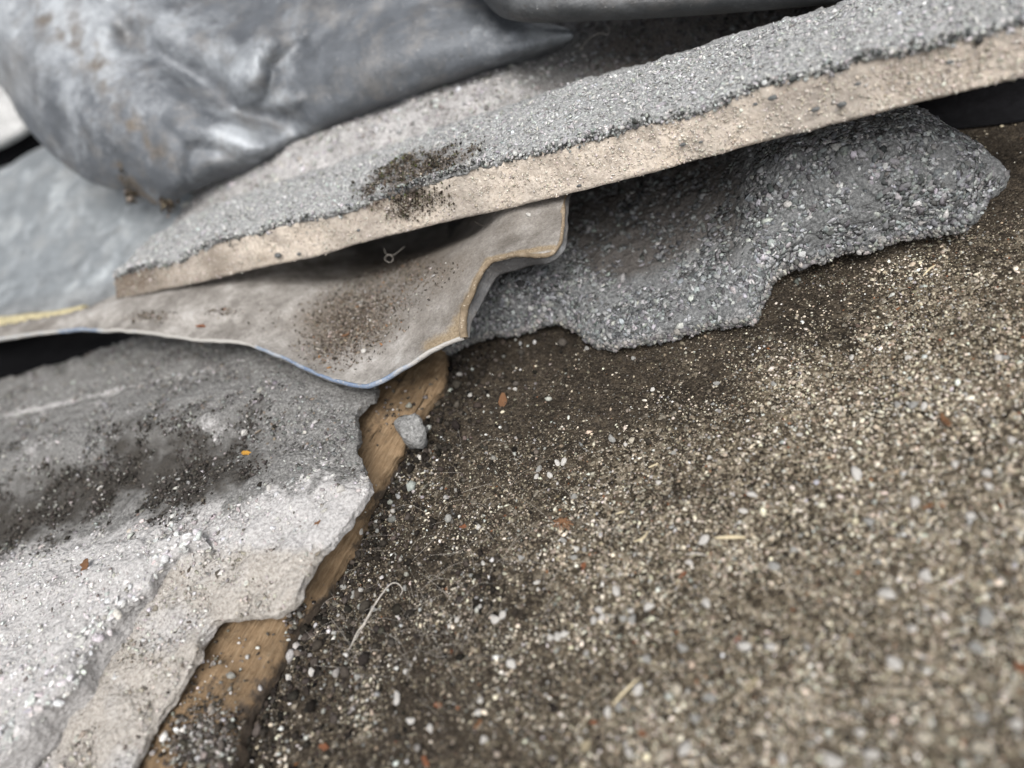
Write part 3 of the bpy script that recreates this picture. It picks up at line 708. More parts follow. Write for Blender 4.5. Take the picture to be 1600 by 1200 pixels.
for x, y in zip(bx, line_y(top, bx)):
    p = on_plane(x, y, 0); off = np.interp((p - Pb[0]) @ tg, sb, set_b) + .0030
    Pt.append(on_plane(x, y, off))
Pt = np.array(Pt)
Pt = Pt + UP * (fbm(Pt, .016, 4, 157, .65) * .0016)[:, None]
Pcr = []
for x, y, pt in zip(bx, line_y(crest, bx), Pt):
    zt = pt[2] * 1000 + 1.6
    Pcr.append(Z(x, y, zt))
Pcr = smooth1(np.array(Pcr), 6)
Pb = smooth1(Pb, 3)
print('slab thickness mm', (Pt[::70, 2] - Pb[::70, 2]) * 1000, 'crest setback mm', ((Pcr - Pt) @ bk)[::70] * 1000)
thick = smooth1(Pt, 2) + UP * .0011
Back1 = Pcr + bk * .010 - UP * .0012; Back2 = Pcr + bk * .024 - UP * .007; Back3 = Pcr + bk * .040 - UP * .0165
Gs = catmull(np.stack([thick, thick * .5 + Pcr * .5 + UP * .0008, Pcr, Back1, Back2, Back3]), np.linspace(0, 5, 70))
if grid_normals(Gs)[..., 2].mean() < 0: flip_s = True
else: flip_s = False
Cs = Gs - UP * .0016                                            # top of the sandy core, under the granule coat
b0 = np.linspace(0, 1, 70)[:, None, None]
Bs = Pb[None] * (1 - b0) + (np.stack([Pb + bk * .075 - UP * .004])) * b0
Bs[..., 2] = np.minimum(Bs[..., 2], Cs[..., 2] - .002)
def ori(A): return A[:, ::-1] if flip_s else A
Cs_core = Cs.copy(); Cs_core[0] = Pt + UP * .0002
Vs, Fs = solid(ori(Cs_core), ori(Bs), 12)
lowm = smooth(.0, .006, Vs[:, 2] - np.interp((Vs - Pb[0]) @ tg, sb, Pb[:, 2]))[:, None] * .75 + .25
rough = (vfbm(Vs, .006, 3, 131) * .0007 + vfbm(Vs, .0016, 3, 132) * .0005) * lowm
chipv = np.clip(fbm(Vs, .011, 3, 133) - .12, 0, 1)[:, None] * .0035 * lowm * smooth(.004, .0, np.abs(((Vs - Pb[NS // 2]) @ bk) - np.interp((Vs - Pb[0]) @ tg, sb, set_b)))[:, None]
Vs = Vs + rough + bk * chipv
def moss_mask(V):
    p = pix(V); x, y = p[..., 0], p[..., 1]; n = fbm(V, .008, 3, 140) * .5
    e1 = ((x - 648) / 62) ** 2 + ((y - 308) / 36) ** 2
    e2 = ((x - 655) / 95) ** 2 + ((y - 262 + (x - 655) * .34) / 27) ** 2
    return np.clip(1.0 - .75 * np.minimum(e1, e2) + n * 1.3 + fbm(V, .0025, 2, 141) * .5, 0, 1)
ps = pix(Vs)
gr_s = np.clip(moss_mask(Vs) * .75, 0, 1) + .55 * np.exp(-((ps[:, 0] - 195) / 30) ** 2) + .42 * smooth(760, 250, ps[:, 0]) + .08 + fbm(Vs, .02, 4, 145, .65) * .6
t_slab = thing('long_roof_tile', (Pb[200, 0], Pb[200, 1], Pb[200, 2]), 'long grey granulated roof tile with a thick pinkish broken edge, lying across the others', 'roof tile', 'broken roof tiles')
p_core = part('core', Vs, Fs, M_CORE, t_slab, {'grime_shade': gr_s})
Vt, Ft = solid(ori(Gs), ori(Gs - UP * .0013), 3)
ed = vfbm(Vt, .004, 3, 151) * .0010 + vfbm(Vt, .0014, 2, 152) * .0005
Vt = Vt + ed
mm = moss_mask(Vt)
p_coat = part('granule_coat', Vt, Ft, M_COAT_TOP, t_slab, {'dust': np.clip(mm * .9 + .12, 0, 1), 'pale': .12 + .1 * fbm(Vt, .02, 2, 3)})
wts = (np.arange(70) < 42).astype(float)[:, None] * np.ones((1, NS))
Pg, Ng, i, j = sample_grid(Gs, 21000, rng, wts)
Ng = np.where(Ng[:, 2:3] < 0, -Ng, Ng)
mg = moss_mask(Pg); qg = pix(Pg)
sz = np.clip(rng.lognormal(math.log(.00022), .42, len(Pg)), .0001, .0006)
cols = pick(len(Pg), [(.34, .342, .338), (.44, .442, .436), (.54, .54, .532), (.18, .18, .176), (.62, .62, .61)], [.28, .34, .22, .10, .06], var=.12)
cols = cols * (1 - .65 * mg)[:, None]
V, F, C = grains(Pg + vfbm(Pg, .004, 3, 151) * .0010, Ng, sz, cols, .38, 2.1, .25, tilt=.6)
part('granules', V, F, M_GRAIN, p_coat, {'Col': C}, kind='stuff')
# lip of coarser granules hanging over the broken edge
ii = rng.integers(0, NS, 2600); P2 = thick[ii] + rng.normal(size=(2600, 3)) * np.array([.0005, .0005, .0006]) + UP * fbm(thick[ii], .007, 3, 155)[:, None] * .0012
m2 = moss_mask(P2)
V, F, C = grains(P2, np.tile(UP * .6 - bk * .8, (2600, 1)), np.clip(rng.lognormal(math.log(.0003), .4, 2600), .00015, .0008), pick(2600, [(.36, .36, .355), (.50, .50, .49), (.20, .205, .20), (.07, .072, .07)], [.32, .2, .26, .22]) * (1 - .6 * m2)[:, None], .6, 1.5, .4)
part('lip_granules', V, F, M_GRAIN, p_coat, {'Col': C}, kind='stuff')
# sandy grit of the broken face
n = 12000; ii = rng.integers(0, NS, n); tt = rng.uniform(.02, .92, n)[:, None]
P2 = Pb[ii] * (1 - tt) + Pt[ii] * tt; P2 = P2 + vfbm(P2, .006, 3, 131) * .0007 + rng.normal(size=(n, 3)) * .0002
V, F, C = grains(P2, np.tile(-bk, (n, 1)), np.clip(rng.lognormal(math.log(.00020), .35, n), .0001, .0006), pick(n, [(.56, .505, .44), (.66, .61, .545), (.46, .405, .34), (.74, .70, .645)], [.4, .3, .18, .12], var=.12) * (1 - .45 * np.clip(np.interp(pix(P2)[:, 0], [180, 400, 640, 900], [.5, .3, .35, 0]), 0, 1))[:, None], .6, 1.4, .55, templ=OCTA)
part('sand_grit', V, F, M_GRAIN, p_core, {'Col': C}, kind='stuff')
# dark stones set in the broken face
for px, py, r in [(1067, 226, 5), (1095, 222, 3.5), (1207, 153, 7), (1274, 171, 6.5), (1315, 163, 7), (1340, 131, 5), (1484, 98, 6), (434, 399, 7), (467, 397, 4), (1180, 163, 4), (1420, 130, 3.5), (560, 360, 3.5), (905, 290, 3.5)]:
    p0 = on_plane(px, py, 0); off = np.interp((p0 - Pb[0]) @ tg, sb, set_b)
    c0 = on_plane(px, py, off); dep = (c0 - CAM) @ -RW[:, 2]; rad = .8 * r * dep / F_PX
    V = ICO1[0] * (1 + rng.normal(size=(len(ICO1[0]), 1)) * .10) * rad * np.array([1, 1, 1])
    V = (V @ np.stack([tg * 1.3, -bk * .6, UP * .8])) + c0
    part('embedded_stone', V, ICO1[1], M_DARKSTONE, p_core)

# moss and black dirt growing on the slab
n = 5200
P2, N2, i, j = sample_grid(Gs, 52000, rng, wts); k1 = rng.random(len(P2)) < moss_mask(P2) ** 1.5 * .8
P2, N2 = P2[k1], np.where(N2[k1][:, 2:3] < 0, -N2[k1], N2[k1])
ii = rng.integers(0, NS, 40000); tt = rng.uniform(.05, 1.0, 40000)[:, None]
P3 = Pb[ii] * (1 - tt) + Pt[ii] * tt; k2 = rng.random(40000) < moss_mask(P3) ** 1.6 * .55; P3 = P3[k2][:5200]
PP = np.concatenate([P2, P3]); NN = np.concatenate([N2, np.tile(-bk, (len(P3), 1))])
PP = PP + NN * rng.uniform(0, .0007, len(PP))[:, None]
cols = pick(len(PP), [(.04, .033, .026), (.08, .065, .05), (.14, .115, .088), (.07, .075, .032), (.34, .30, .25)], [.32, .30, .18, .12, .08], var=.3)
V, F, C = grains(PP, NN, np.clip(rng.lognormal(math.log(.00021), .42, len(PP)), .0001, .0006), cols, .8, 1.6, .3, tilt=.8, templ=OCTA)
link('moss', make_mesh('moss', V, F, {'Col': C}), M_MOSS, kind='stuff', label='patch of dark dried moss and dirt on the long upper tile', cat='moss')

# ------------------------------------------------------------------ flexible sheet with the worn blue edge
sheet_rails = [
    [(-140, 552, 39), (0, 529, 37), (94, 515, 35), (150, 514, 34), (225, 518, 32), (300, 528, 30), (375, 533, 28), (405, 543, 27), (450, 561, 25), (506, 588, 22.5), (555, 601, 21), (584, 597, 21.5), (632, 571, 23.5), (677, 544, 25.5), (722, 524, 27)],
    [(-140, 530, 38.5), (0, 520, 37), (110, 503, 35), (200, 500, 33.5), (300, 508, 31), (400, 518, 27.5), (470, 545, 23.5), (540, 572, 21), (590, 570, 21.5), (640, 540, 24), (690, 510, 27.5), (722, 490, 30)],
    [(-120, 528, 37.5), (30, 508, 36.5), (124, 492, 35.5), (200, 487, 34.5), (300, 488, 33), (400, 490, 29), (480, 510, 24), (545, 535, 21), (600, 522, 22.5), (650, 495, 26), (700, 468, 29.5), (742, 440, 32.5)],
    [(20, 512, 35.5), (100, 494, 35.2), (182, 469, 34.6), (250, 458, 34), (330, 448, 33), (410, 448, 29.5), (490, 465, 25), (550, 485, 22), (610, 470, 24), (660, 445, 28), (712, 425, 31.5), (762, 407, 34.5)],
    [(110, 492, 34.4), (180, 468, 34.2), (262, 448, 33.8), (330, 430, 33), (400, 418, 30), (480, 418, 23), (550, 425, 18), (610, 420, 19), (670, 402, 26), (730, 392, 33.5), (800, 397, 35.5)],
    [(160, 470, 33.6), (230, 450, 33.5), (300, 430, 33.2), (360, 410, 32), (430, 395, 27), (500, 392, 21), (570, 396, 11.5), (640, 394, 9), (700, 378, 17), (770, 352, 34.5), (820, 358, 36), (866, 386, 36)],
    [(215, 448, 32.8), (290, 425, 33), (360, 400, 32.2), (430, 375, 30.5), (500, 370, 20), (580, 374, 9), (650, 372, 6.5), (710, 356, 12), (780, 316, 35.5), (840, 310, 37), (879, 318, 37.2)],
    [(280, 430, 32), (360, 400, 32), (440, 365, 31), (520, 350, 20), (600, 352, 9), (680, 348, 6.5), (750, 318, 17), (820, 280, 36.5), (886, 285, 37.4)],
]
Gm = loft([rail(r) for r in sheet_rails], 260, 120)
if grid_normals(Gm)[..., 2].mean() < 0: Gm = Gm[:, ::-1]
Gm = Gm + UP * (fbm(Gm, .018, 3, 161) * .0006 + fbm(Gm, .004, 3, 162) * .00018)[..., None]
Nm = grid_normals(Gm); Nm = np.where(Nm[..., 2:3] < 0, -Nm, Nm)
Bm = Gm - Nm * .0014
Vm, Fm = solid(Gm, Bm, 3)
def sheet_grime_shade(V):
    p = pix(V); x, y = p[..., 0], p[..., 1]; n = fbm(V, .008, 3, 170) * .35
    e = np.exp(-(((x - 545) / 85) ** 2 + ((y - 505) / 52) ** 2)) * .95 + np.exp(-(((x - 640) / 90) ** 2 + ((y - 420) / 40) ** 2)) * .6  # dirt under the crumbs; second blob paints shade in the hollow below the slab
    left = .35 * smooth(160, 60, x) + .35 * smooth(600, 720, x)  # darker at the right end, painting in the slab's shade
    return np.clip(e + left + n * .7, 0, 1)
t_sheet = thing('flexible_sheet', (Gm[0, 130, 0], Gm[0, 130, 1], Gm[..., 2].min() - .002), 'dusty grey rippled flashing sheet with worn blue front edge under the long tile', 'flashing sheet')
pm = pix(Vm)
ex = np.array([(676, 545), (712, 524), (733, 480), (745, 440), (762, 407), (800, 397), (866, 386)], float)
ed_d = np.full(len(pm), 1e9)
for (ax, ay), (b_x, b_y) in zip(ex[:-1], ex[1:]):
    vx, vy = b_x - ax, b_y - ay; t_ = np.clip(((pm[:, 0] - ax) * vx + (pm[:, 1] - ay) * vy) / (vx * vx + vy * vy), 0, 1)
    ed_d = np.minimum(ed_d, np.hypot(pm[:, 0] - ax - t_ * vx, pm[:, 1] - ay - t_ * vy))
p_sh = part('sheet', Vm, Fm, M_SHEET, t_sheet, {'grime_shade': sheet_grime_shade(Vm), 'rust': np.clip(1.1 - ed_d / np.interp(pm[:, 1], [390, 420, 500, 540], [7, 9, 24, 26]), 0, 1)})
# worn blue bead along the front edge
fr = resample(rail(sheet_rails[0]), 260); fr = Gm[0] if np.linalg.norm(Gm[0] - fr) < np.linalg.norm(Gm[0][::-1] - fr) or True else fr
Ge = np.stack([fr - bk * .0001 + UP * .0001, fr - bk * .0004 - UP * .0004, fr - bk * .0004 - UP * .0009, fr - UP * .0014])
Vb, Fb = solid(Ge, Ge + bk * .0004, 1)
Vb = Vb + vfbm(Vb, .004, 2, 171) * .0003
pxb = pix(Vb)[:, 0]
blue = np.interp(pxb, [0, 80, 100, 150, 165, 390, 405, 430, 450, 560, 600, 640, 680], [.3, .2, .75, .75, .15, .12, .55, .5, .75, .8, .7, .4, .1])
part('blue_edge', Vb, Fb, M_EDGE, p_sh, {'blue': blue})
# turned-down brown rim on the right
ridge = [(700, 531, 26.8), (706, 505, 29.6), (722, 464, 32), (740, 430, 33.9), (757, 409, 34.9), (776, 399, 35), (800, 397, 35.4), (830, 399, 35.6), (852, 397, 35.8), (866, 386, 36), (873, 355, 36.6), (879, 318, 37.2), (886, 285, 37.4)]
outer = [(736, 519, 26.4), (741, 500, 26.6), (741, 482, 27.5), (749, 458, 29), (764, 438, 30.5), (785, 424, 31.5), (812, 416, 32.2), (836, 411, 33), (856, 405, 34), (870, 392, 35), (878, 358, 35.8), (884, 320, 36.4), (890, 288, 36.6)]
flange = [(738, 521, 25.2), (744, 506, 24.6), (746, 488, 24.6), (756, 466, 25), (776, 452, 26), (800, 438, 27.5), (825, 425, 29.4), (846, 416, 31.2), (862, 407, 33), (872, 394, 34.4), (880, 360, 35), (886, 322, 35.6), (892, 290, 36)]
Rg, Ro, Rf = rail(ridge), rail(outer), rail(flange)
ecol = Gm[:, -1] if pix(Gm[:, -1])[:, 0].mean() > pix(Gm[:, 0])[:, 0].mean() else Gm[:, 0]
epath = resample(ecol[:: 6], 150)
Vu, Fu = tube(epath - UP * .0007, np.interp(np.arange(150), [0, 30, 70, 149], [.0011, .0008, .0006, .0006]), 10)
Vu = Vu + vfbm(Vu, .004, 3, 181) * .0005
r_ = part('turned_edge', Vu, Fu, M_RIM, t_sheet); r_['label'] = 'brown dusty folded edge at the right end of the sheet'
es = resample(ecol[::6], 13); fl_drop = np.interp(np.arange(13), [0, 2, 5, 8, 12], [.0016, .0050, .0060, .0026, .0012])
Rf = es - UP * fl_drop[:, None] + (tg * .0012 + bk * .0006)
Gf = loft([es - UP * .0006, (es + Rf) / 2 - tg * .0005, Rf], 120, 10); Nf = grid_normals(Gf)
Vf, Ff = solid(Gf, Gf + bk * .0008 - tg * .0004, 2); Vf = Vf + vfbm(Vf, .006, 2, 182) * .0003
part('hanging_flange', Vf, Ff, M_LEAD, r_, {'grime_shade': np.full(len(Vf), .45)})

# crumbs lying on the sheet
pg = pix(Gm)
def blobs(x, y, lst): 
    o = 0
    for cx, cy, rx, ry, a in lst: o = o + a * np.exp(-(((x - cx) / rx) ** 2 + ((y - cy) / ry) ** 2))
    return o
w = blobs(pg[..., 0], pg[..., 1], [(548, 505, 48, 34, 1), (575, 470, 60, 26, .5), (520, 545, 40, 28, .55), (235, 496, 26, 6, 1.0), (345, 488, 20, 5, .9), (640, 430, 60, 22, .3), (450, 500, 140, 40, .06)])
Pg, Ng, i, j = sample_grid(Gm, 8000, rng, np.clip(w - .03, 0, None)); Ng = np.where(Ng[:, 2:3] < 0, -Ng, Ng)
cols = pick(len(Pg), [(.05, .041, .033), (.11, .088, .068), (.20, .165, .13), (.36, .32, .28), (.26, .13, .06), (.55, .53, .5)], [.34, .32, .20, .09, .02, .025], var=.25)
V, F, C = grains(Pg, Ng, np.clip(rng.lognormal(math.log(.00014), .45, len(Pg)), .00006, .00045), cols, .45, 3.0, .1, tilt=.5)
link('debris', make_mesh('debris', V, F, {'Col': C}), M_CRUMB, kind='stuff', label='dark crumbs and plant debris gathered in the dip of the flashing sheet', cat='debris')

# ------------------------------------------------------------------ dark soil crumbs along the wood, and fine fibres
P = area_points(60000, rng); p = pix(P); dw = dist_to(P, wood_line)
n_ = fbm(P, .012, 3, 191)
prob = np.exp(-dw / .011) * 1.1 + .55 * np.exp(-(((p[:, 0] - 752) / 48) ** 2 + ((p[:, 1] - 915) / 42) ** 2)) + .4 * np.exp(-(((p[:, 0] - 520) / 90) ** 2 + ((p[:, 1] - 1010) / 80) ** 2)) + n_ * .15 * np.exp(-dw / .02)
side = (p[:, 0] > np.interp(p[:, 1], [a[1] for a in WOOD_RIGHT], [a[0] for a in WOOD_RIGHT]) - 6)
k = side & (rng.random(len(P)) < prob)
P = P[k][:9000]
cols = pick(len(P), [(.020, .017, .014), (.045, .038, .032), (.085, .073, .062), (.30, .29, .275), (.5, .5, .48)], [.38, .33, .16, .09, .04], var=.3)
V, F, C = grains(P, np.tile(UP, (len(P), 1)), np.clip(rng.lognormal(math.log(.00036), .5, len(P)), .00015, .0014), cols, .85, 1.3, .1)
pw = pix(Gw); ww = blobs(pw[..., 0], pw[..., 1], [(325, 1165, 45, 45, 1.0), (480, 975, 22, 26, .8), (560, 800, 40, 40, .04), (370, 1060, 60, 60, .03), (620, 640, 50, 40, .03)])
Pw, Nw, i, j = sample_grid(Gw, 1900, rng, ww); Nw = np.where(Nw[:, 2:3] < 0, -Nw, Nw)
cw = pick(len(Pw), [(.05, .043, .036), (.12, .105, .09), (.25, .235, .215), (.5, .49, .47)], [.35, .3, .22, .13], var=.25)
V2, F2, C2 = grains(Pw + UP * rng.uniform(0, .0008, len(Pw))[:, None], Nw, np.clip(rng.lognormal(math.log(.00024), .5, len(Pw)), .0001, .001), cw, .8, 1.5, .2)
F = np.concatenate([F, F2 + len(V)]); V = np.concatenate([V, V2]); C = np.concatenate([C, C2])
link('soil', make_mesh('soil', V, F, {'Col': C}), M_CRUMB, kind='stuff', label='loose dark soil crumbs along the foot of the wooden strip', cat='soil')

def ground_pt(px, py, lift=0.0):
    p = Z(px, py, 0); p[2] = ground_z(p[None])[0] + lift; return p
Vall, Fall, off = [], [], 0
fc = [(700, 870, 110, 60), (560, 980, 60, 50), (830, 780, 90, 70), (640, 1030, 80, 60), (980, 800, 120, 90), (760, 960, 60, 60), (640, 960, 60, 50)]
for k in range(170):
    cx, cy, sx, sy = fc[int(rng.integers(len(fc)))]
    x, y = cx + rng.normal() * sx, cy + rng.normal() * sy * .8
    if x < np.interp(y, [a[1] for a in WOOD_RIGHT], [a[0] for a in WOOD_RIGHT]) + 8: continue
    a = rng.uniform(0, np.pi); L = rng.uniform(12, 46); c = rng.normal() * 5
    pts = [ground_pt(x + math.cos(a) * L * s - math.sin(a) * c * (1 - s * s), y - math.sin(a) * L * s * .8 - math.cos(a) * c * (1 - s * s), .0004 + .0009 * (1 - s * s)) for s in (-1, -.5, 0, .5, 1)]
    v, f = tube(resample(pts, 10), rng.uniform(.000014, .000034), 4)
    Vall.append(v); Fall.append(f + off); off += len(v)
link('plant_fibres', make_mesh('plant_fibres', np.concatenate(Vall), np.concatenate(Fall)), M_FIBRE, kind='stuff', label='thin pale plant fibres and web strewn over the dark ground', cat='fibres')

# ------------------------------------------------------------------ tiles and lead behind
back_rails = [
    [(250, 395, 35), (450, 325, 35), (600, 275, 35), (750, 228, 35), (900, 178, 35), (1100, 122, 35), (1350, 45, 35), (1550, -20, 35)],
    [(270, 345, 39), (380, 305, 40), (470, 278, 41), (600, 235, 42), (750, 185, 42), (850, 150, 40), (1000, 112, 37), (1200, 62, 35), (1400, 8, 35), (1560, -45, 35)],
    [(300, 300, 42), (400, 270, 44), (480, 238, 46), (600, 195, 47), (750, 143, 46), (850, 115, 43), (1000, 78, 39), (1200, 35, 37), (1400, -20, 37), (1560, -70, 37)],
    [(300, 262, 43), (400, 235, 45), (480, 205, 47), (600, 160, 48), (750, 108, 47), (850, 82, 44), (1000, 48, 41), (1200, 5, 39), (1400, -50, 39), (1560, -100, 39)],
    [(300, 205, 44), (400, 180, 46), (480, 150, 47), (600, 105, 47), (750, 58, 46), (850, 32, 44), (1000, 5, 42), (1200, -45, 41), (1400, -95, 41), (1560, -140, 41)],
]
Gk = loft([rail(r) for r in back_rails], 240, 110)
if grid_normals(Gk)[..., 2].mean() < 0: Gk = Gk[:, ::-1]
Gk = Gk + UP * (fbm(Gk, .012, 3, 201) * .0014 + fbm(Gk, .004, 2, 202) * .0006)[..., None]
Vk, Fk = solid(Gk, Gk - UP * .012, 4)
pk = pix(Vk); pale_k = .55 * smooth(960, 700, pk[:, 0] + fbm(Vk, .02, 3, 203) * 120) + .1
dark_k = .75 * smooth(820, 1000, pk[:, 0] + fbm(Vk, .02, 3, 204) * 120)  # coat darker towards the right
t_back = thing('back_roof_tile', (Gk[50, 120, 0], Gk[50, 120, 1], .024), 'pale dusty roof tile lying behind the long tile and running under the grey lead', 'roof tile')
p_kb = part('body', Vk, Fk, M_COAT_BACK, t_back, {'pale': pale_k, 'dust': dark_k})
Pg, Ng, i, j = sample_grid(Gk, 6000, rng); Ng = np.where(Ng[:, 2:3] < 0, -Ng, Ng)
xg = pix(Pg)[:, 0]
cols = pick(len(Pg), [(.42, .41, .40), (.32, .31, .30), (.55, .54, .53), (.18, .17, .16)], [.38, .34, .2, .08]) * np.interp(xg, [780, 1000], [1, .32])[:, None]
V, F, C = grains(Pg, Ng, np.clip(rng.lognormal(math.log(.0005), .35, len(Pg)), .0002, .0011), cols, .55, 1.5, .3)
part('granules', V, F, M_GRAIN, p_kb, {'Col': C}, kind='stuff')

# crumpled lead flashing
lead_rails = [
    [(-110, 30, 300), (0, 135, 290), (28, 180, 284), (60, 220, 280), (95, 253, 276), (135, 281, 273), (175, 295, 270), (205, 299, 268), (235, 318, 266), (265, 321, 264), (290, 304, 262), (340, 284, 263), (400, 266, 264), (450, 243, 264), (480, 222, 263), (600, 176, 256), (720, 131, 249), (820, 96, 241), (866, 82, 236), (888, 68, 231)],
    [(-110, -10, 292), (0, 95, 280), (40, 150, 274), (90, 205, 268), (140, 243, 264), (180, 262, 261), (215, 272, 258), (245, 284, 256), (270, 284, 254), (300, 270, 252), (350, 250, 251), (410, 232, 251), (470, 205, 249), (600, 155, 240), (720, 112, 233), (815, 80, 228), (868, 68, 228), (897, 57, 226)],
    [(-110, -70, 285), (10, 40, 272), (70, 110, 264), (130, 165, 258), (190, 200, 254), (250, 218, 250), (300, 215, 248), (360, 195, 250), (430, 172, 251), (500, 148, 244), (610, 108, 234), (720, 75, 229), (800, 55, 227), (856, 50, 226), (889, 46, 226)],
    [(-100, -140, 288), (30, -30, 272), (110, 40, 262), (180, 90, 255), (250, 125, 250), (320, 130, 252), (390, 115, 249), (450, 100, 246), (520, 80, 241), (620, 45, 235), (710, 25, 232), (780, 30, 231), (832, 37, 229), (868, 39, 229)],
    [(-60, -200, 298), (60, -110, 280), (150, -30, 268), (230, 20, 258), (300, 50, 255), (370, 50, 252), (440, 40, 248), (510, 15, 245), (600, -15, 241), (690, -30, 238), (750, -15, 237), (790, 20, 235), (825, 32, 233)],
    [(0, -280, 320), (110, -190, 300), (200, -110, 284), (280, -60, 274), (350, -40, 268), (420, -50, 262), (500, -70, 258), (590, -90, 254), (680, -100, 250), (735, -80, 248), (760, -30, 246), (775, 10, 244)],
    [(60, -360, 350), (160, -280, 330), (260, -200, 310), (340, -150, 298), (420, -150, 288), (500, -170, 282), (600, -180, 276), (690, -190, 270), (740, -170, 266), (770, -120, 262), (780, -60, 258)],
]
Gd = loft([rail(r, D) for r in lead_rails], 300, 190)
pd = pix(Gd); toc = CAM - Gd; toc /= np.linalg.norm(toc, axis=-1, keepdims=True)
def seg_dist(x, y, pts):
    o = np.full(x.shape, 1e9)
    for (ax, ay), (b_x, b_y) in zip(pts[:-1], pts[1:]):
        vx, vy = b_x - ax, b_y - ay; t = np.clip(((x - ax) * vx + (y - ay) * vy) / (vx * vx + vy * vy), 0, 1)
        o = np.minimum(o, np.hypot(x - ax - t * vx, y - ay - t * vy))
    return o
X_, Y_ = pd[..., 0], pd[..., 1]
X_ = X_ + fbm(Gd, .03, 2, 211) * 16; Y_ = Y_ + fbm(Gd, .03, 2, 212) * 16
def dent(pts, width, mm): return np.exp(-(seg_dist(X_, Y_, pts) / width) ** 2) * mm / 1000.0
relief = (dent([(215, 70), (270, 110), (330, 140), (380, 170), (450, 195)], 30, -8.5)      # deep diagonal crease
          + dent([(372, 135), (395, 90), (415, 65)], 26, 6.0) + dent([(425, 158), (452, 150)], 16, 3.4)  # bright hump
          + dent([(350, 45), (400, 20)], 24, -2.5) + dent([(470, 70), (420, 105)], 12, -2.0)
          + dent([(60, 60), (110, 130), (185, 200)], 40, 2.5) + dent([(110, 130), (140, 150)], 18, -2.4)
          + dent([(200, 60), (175, 10)], 14, -1.8) + dent([(365, 210), (400, 225)], 22, 2.6) + dent([(310, 235), (350, 240)], 16, -2.2)
          + dent([(250, 250), (300, 180), (260, 130)], 30, 1.8) + dent([(470, 190), (600, 140), (800, 70)], 20, -1.0) + dent([(395, 60), (420, 110), (405, 150)], 7, -1.6) + dent([(500, 60), (560, 20), (700, 5)], 9, -1.2) + dent([(260, 200), (300, 240), (290, 290)], 10, -1.0)
          + dent([(520, 90), (640, 50), (760, 30)], 40, 2.0) + dent([(600, 20), (560, 60)], 16, -1.0) + dent([(20, 10), (100, 60)], 16, -1.6))
ridged = lambda sz_, sd: (1 - np.abs(fbm(Gd, sz_, 2, sd)) * 2.2)
relief = relief + fbm(Gd, .040, 3, 213) * .0024 + fbm(Gd, .009, 3, 214) * .0003 + np.clip(ridged(.06, 215), 0, 1) ** 3 * .0012
Gd = Gd + toc * relief[..., None]
nd = grid_normals(Gd); sgn = np.sign((nd * toc).sum(-1).mean()); nd = nd * sgn
if sgn < 0: Gd, nd, toc = Gd[:, ::-1], nd[:, ::-1], toc[:, ::-1]
Vd, Fd = solid(Gd, Gd - nd * .0022, 2)
pq = pix(Vd)
gl = np.exp(-(seg_dist(pq[:, 0], pq[:, 1], [(60, 20), (120, 60), (160, 110), (200, 185), (240, 230), (270, 260)]) / 22) ** 2) * .5 + np.exp(-(seg_dist(pq[:, 0], pq[:, 1], [(190, 262), (205, 300), (262, 318)]) / 14) ** 2) * .9
gl = np.clip(gl * np.clip(.7 + fbm(Vd, .004, 3, 221) * 2.2, 0, 2) + np.exp(-((pq[:, 0] - 20) / 60) ** 2 - ((pq[:, 1] - 120) / 70) ** 2) * .35, 0, 1)
pat = .55 * smooth(420, 60, pq[:, 0] + fbm(Vd, .03, 3, 222) * 90) * smooth(260, 60, pq[:, 1]) + np.exp(-(((pq[:, 0] - 388) / 34) ** 2 + ((pq[:, 1] - 102) / 34) ** 2)) * 1.0 + np.exp(-(((pq[:, 0] - 438) / 26) ** 2 + ((pq[:, 1] - 155) / 14) ** 2)) * .8 + np.exp(-(((pq[:, 0] - 372) / 36) ** 2 + ((pq[:, 1] - 215) / 20) ** 2)) * .8 + np.exp(-(((pq[:, 0] - 850) / 40) ** 2 + ((pq[:, 1] - 52) / 14) ** 2)) * .6
pat = pat - .25 * smooth(430, 560, pq[:, 0]) * smooth(780, 700, pq[:, 0])  # paler tone cut on the right lobe to paint in its shade
single('lead_flashing', Vd, Fd, M_LEAD, 'large crumpled grey lead flashing with a drooping tip above the tiles', 'lead flashing', {'grime_shade': gl, 'patina_shade': pat})
# bits of moss hanging at the drooping tip
k = 260; c1 = np.array([D(205, 304, 266), D(262, 319, 262), D(200, 270, 261), D(214, 182, 249)])
P2 = c1[rng.choice(4, k, p=[.42, .46, .12, .0])] + rng.normal(size=(k, 3)) * .0013
V, F, C = grains(P2, rng.normal(size=(k, 3)), np.clip(rng.lognormal(math.log(.0004), .4, k), .00015, .001), pick(k, [(.05, .04, .03), (.12, .095, .07), (.25, .21, .17)], [.5, .35, .15]), .8, 1.6, .3, tilt=.1)
link('lead_moss', make_mesh('moss_crumbs', V, F, {'Col': C}), M_MOSS, kind='stuff', label='brown moss crumbs clinging to the drooping tip of the lead', cat='moss')

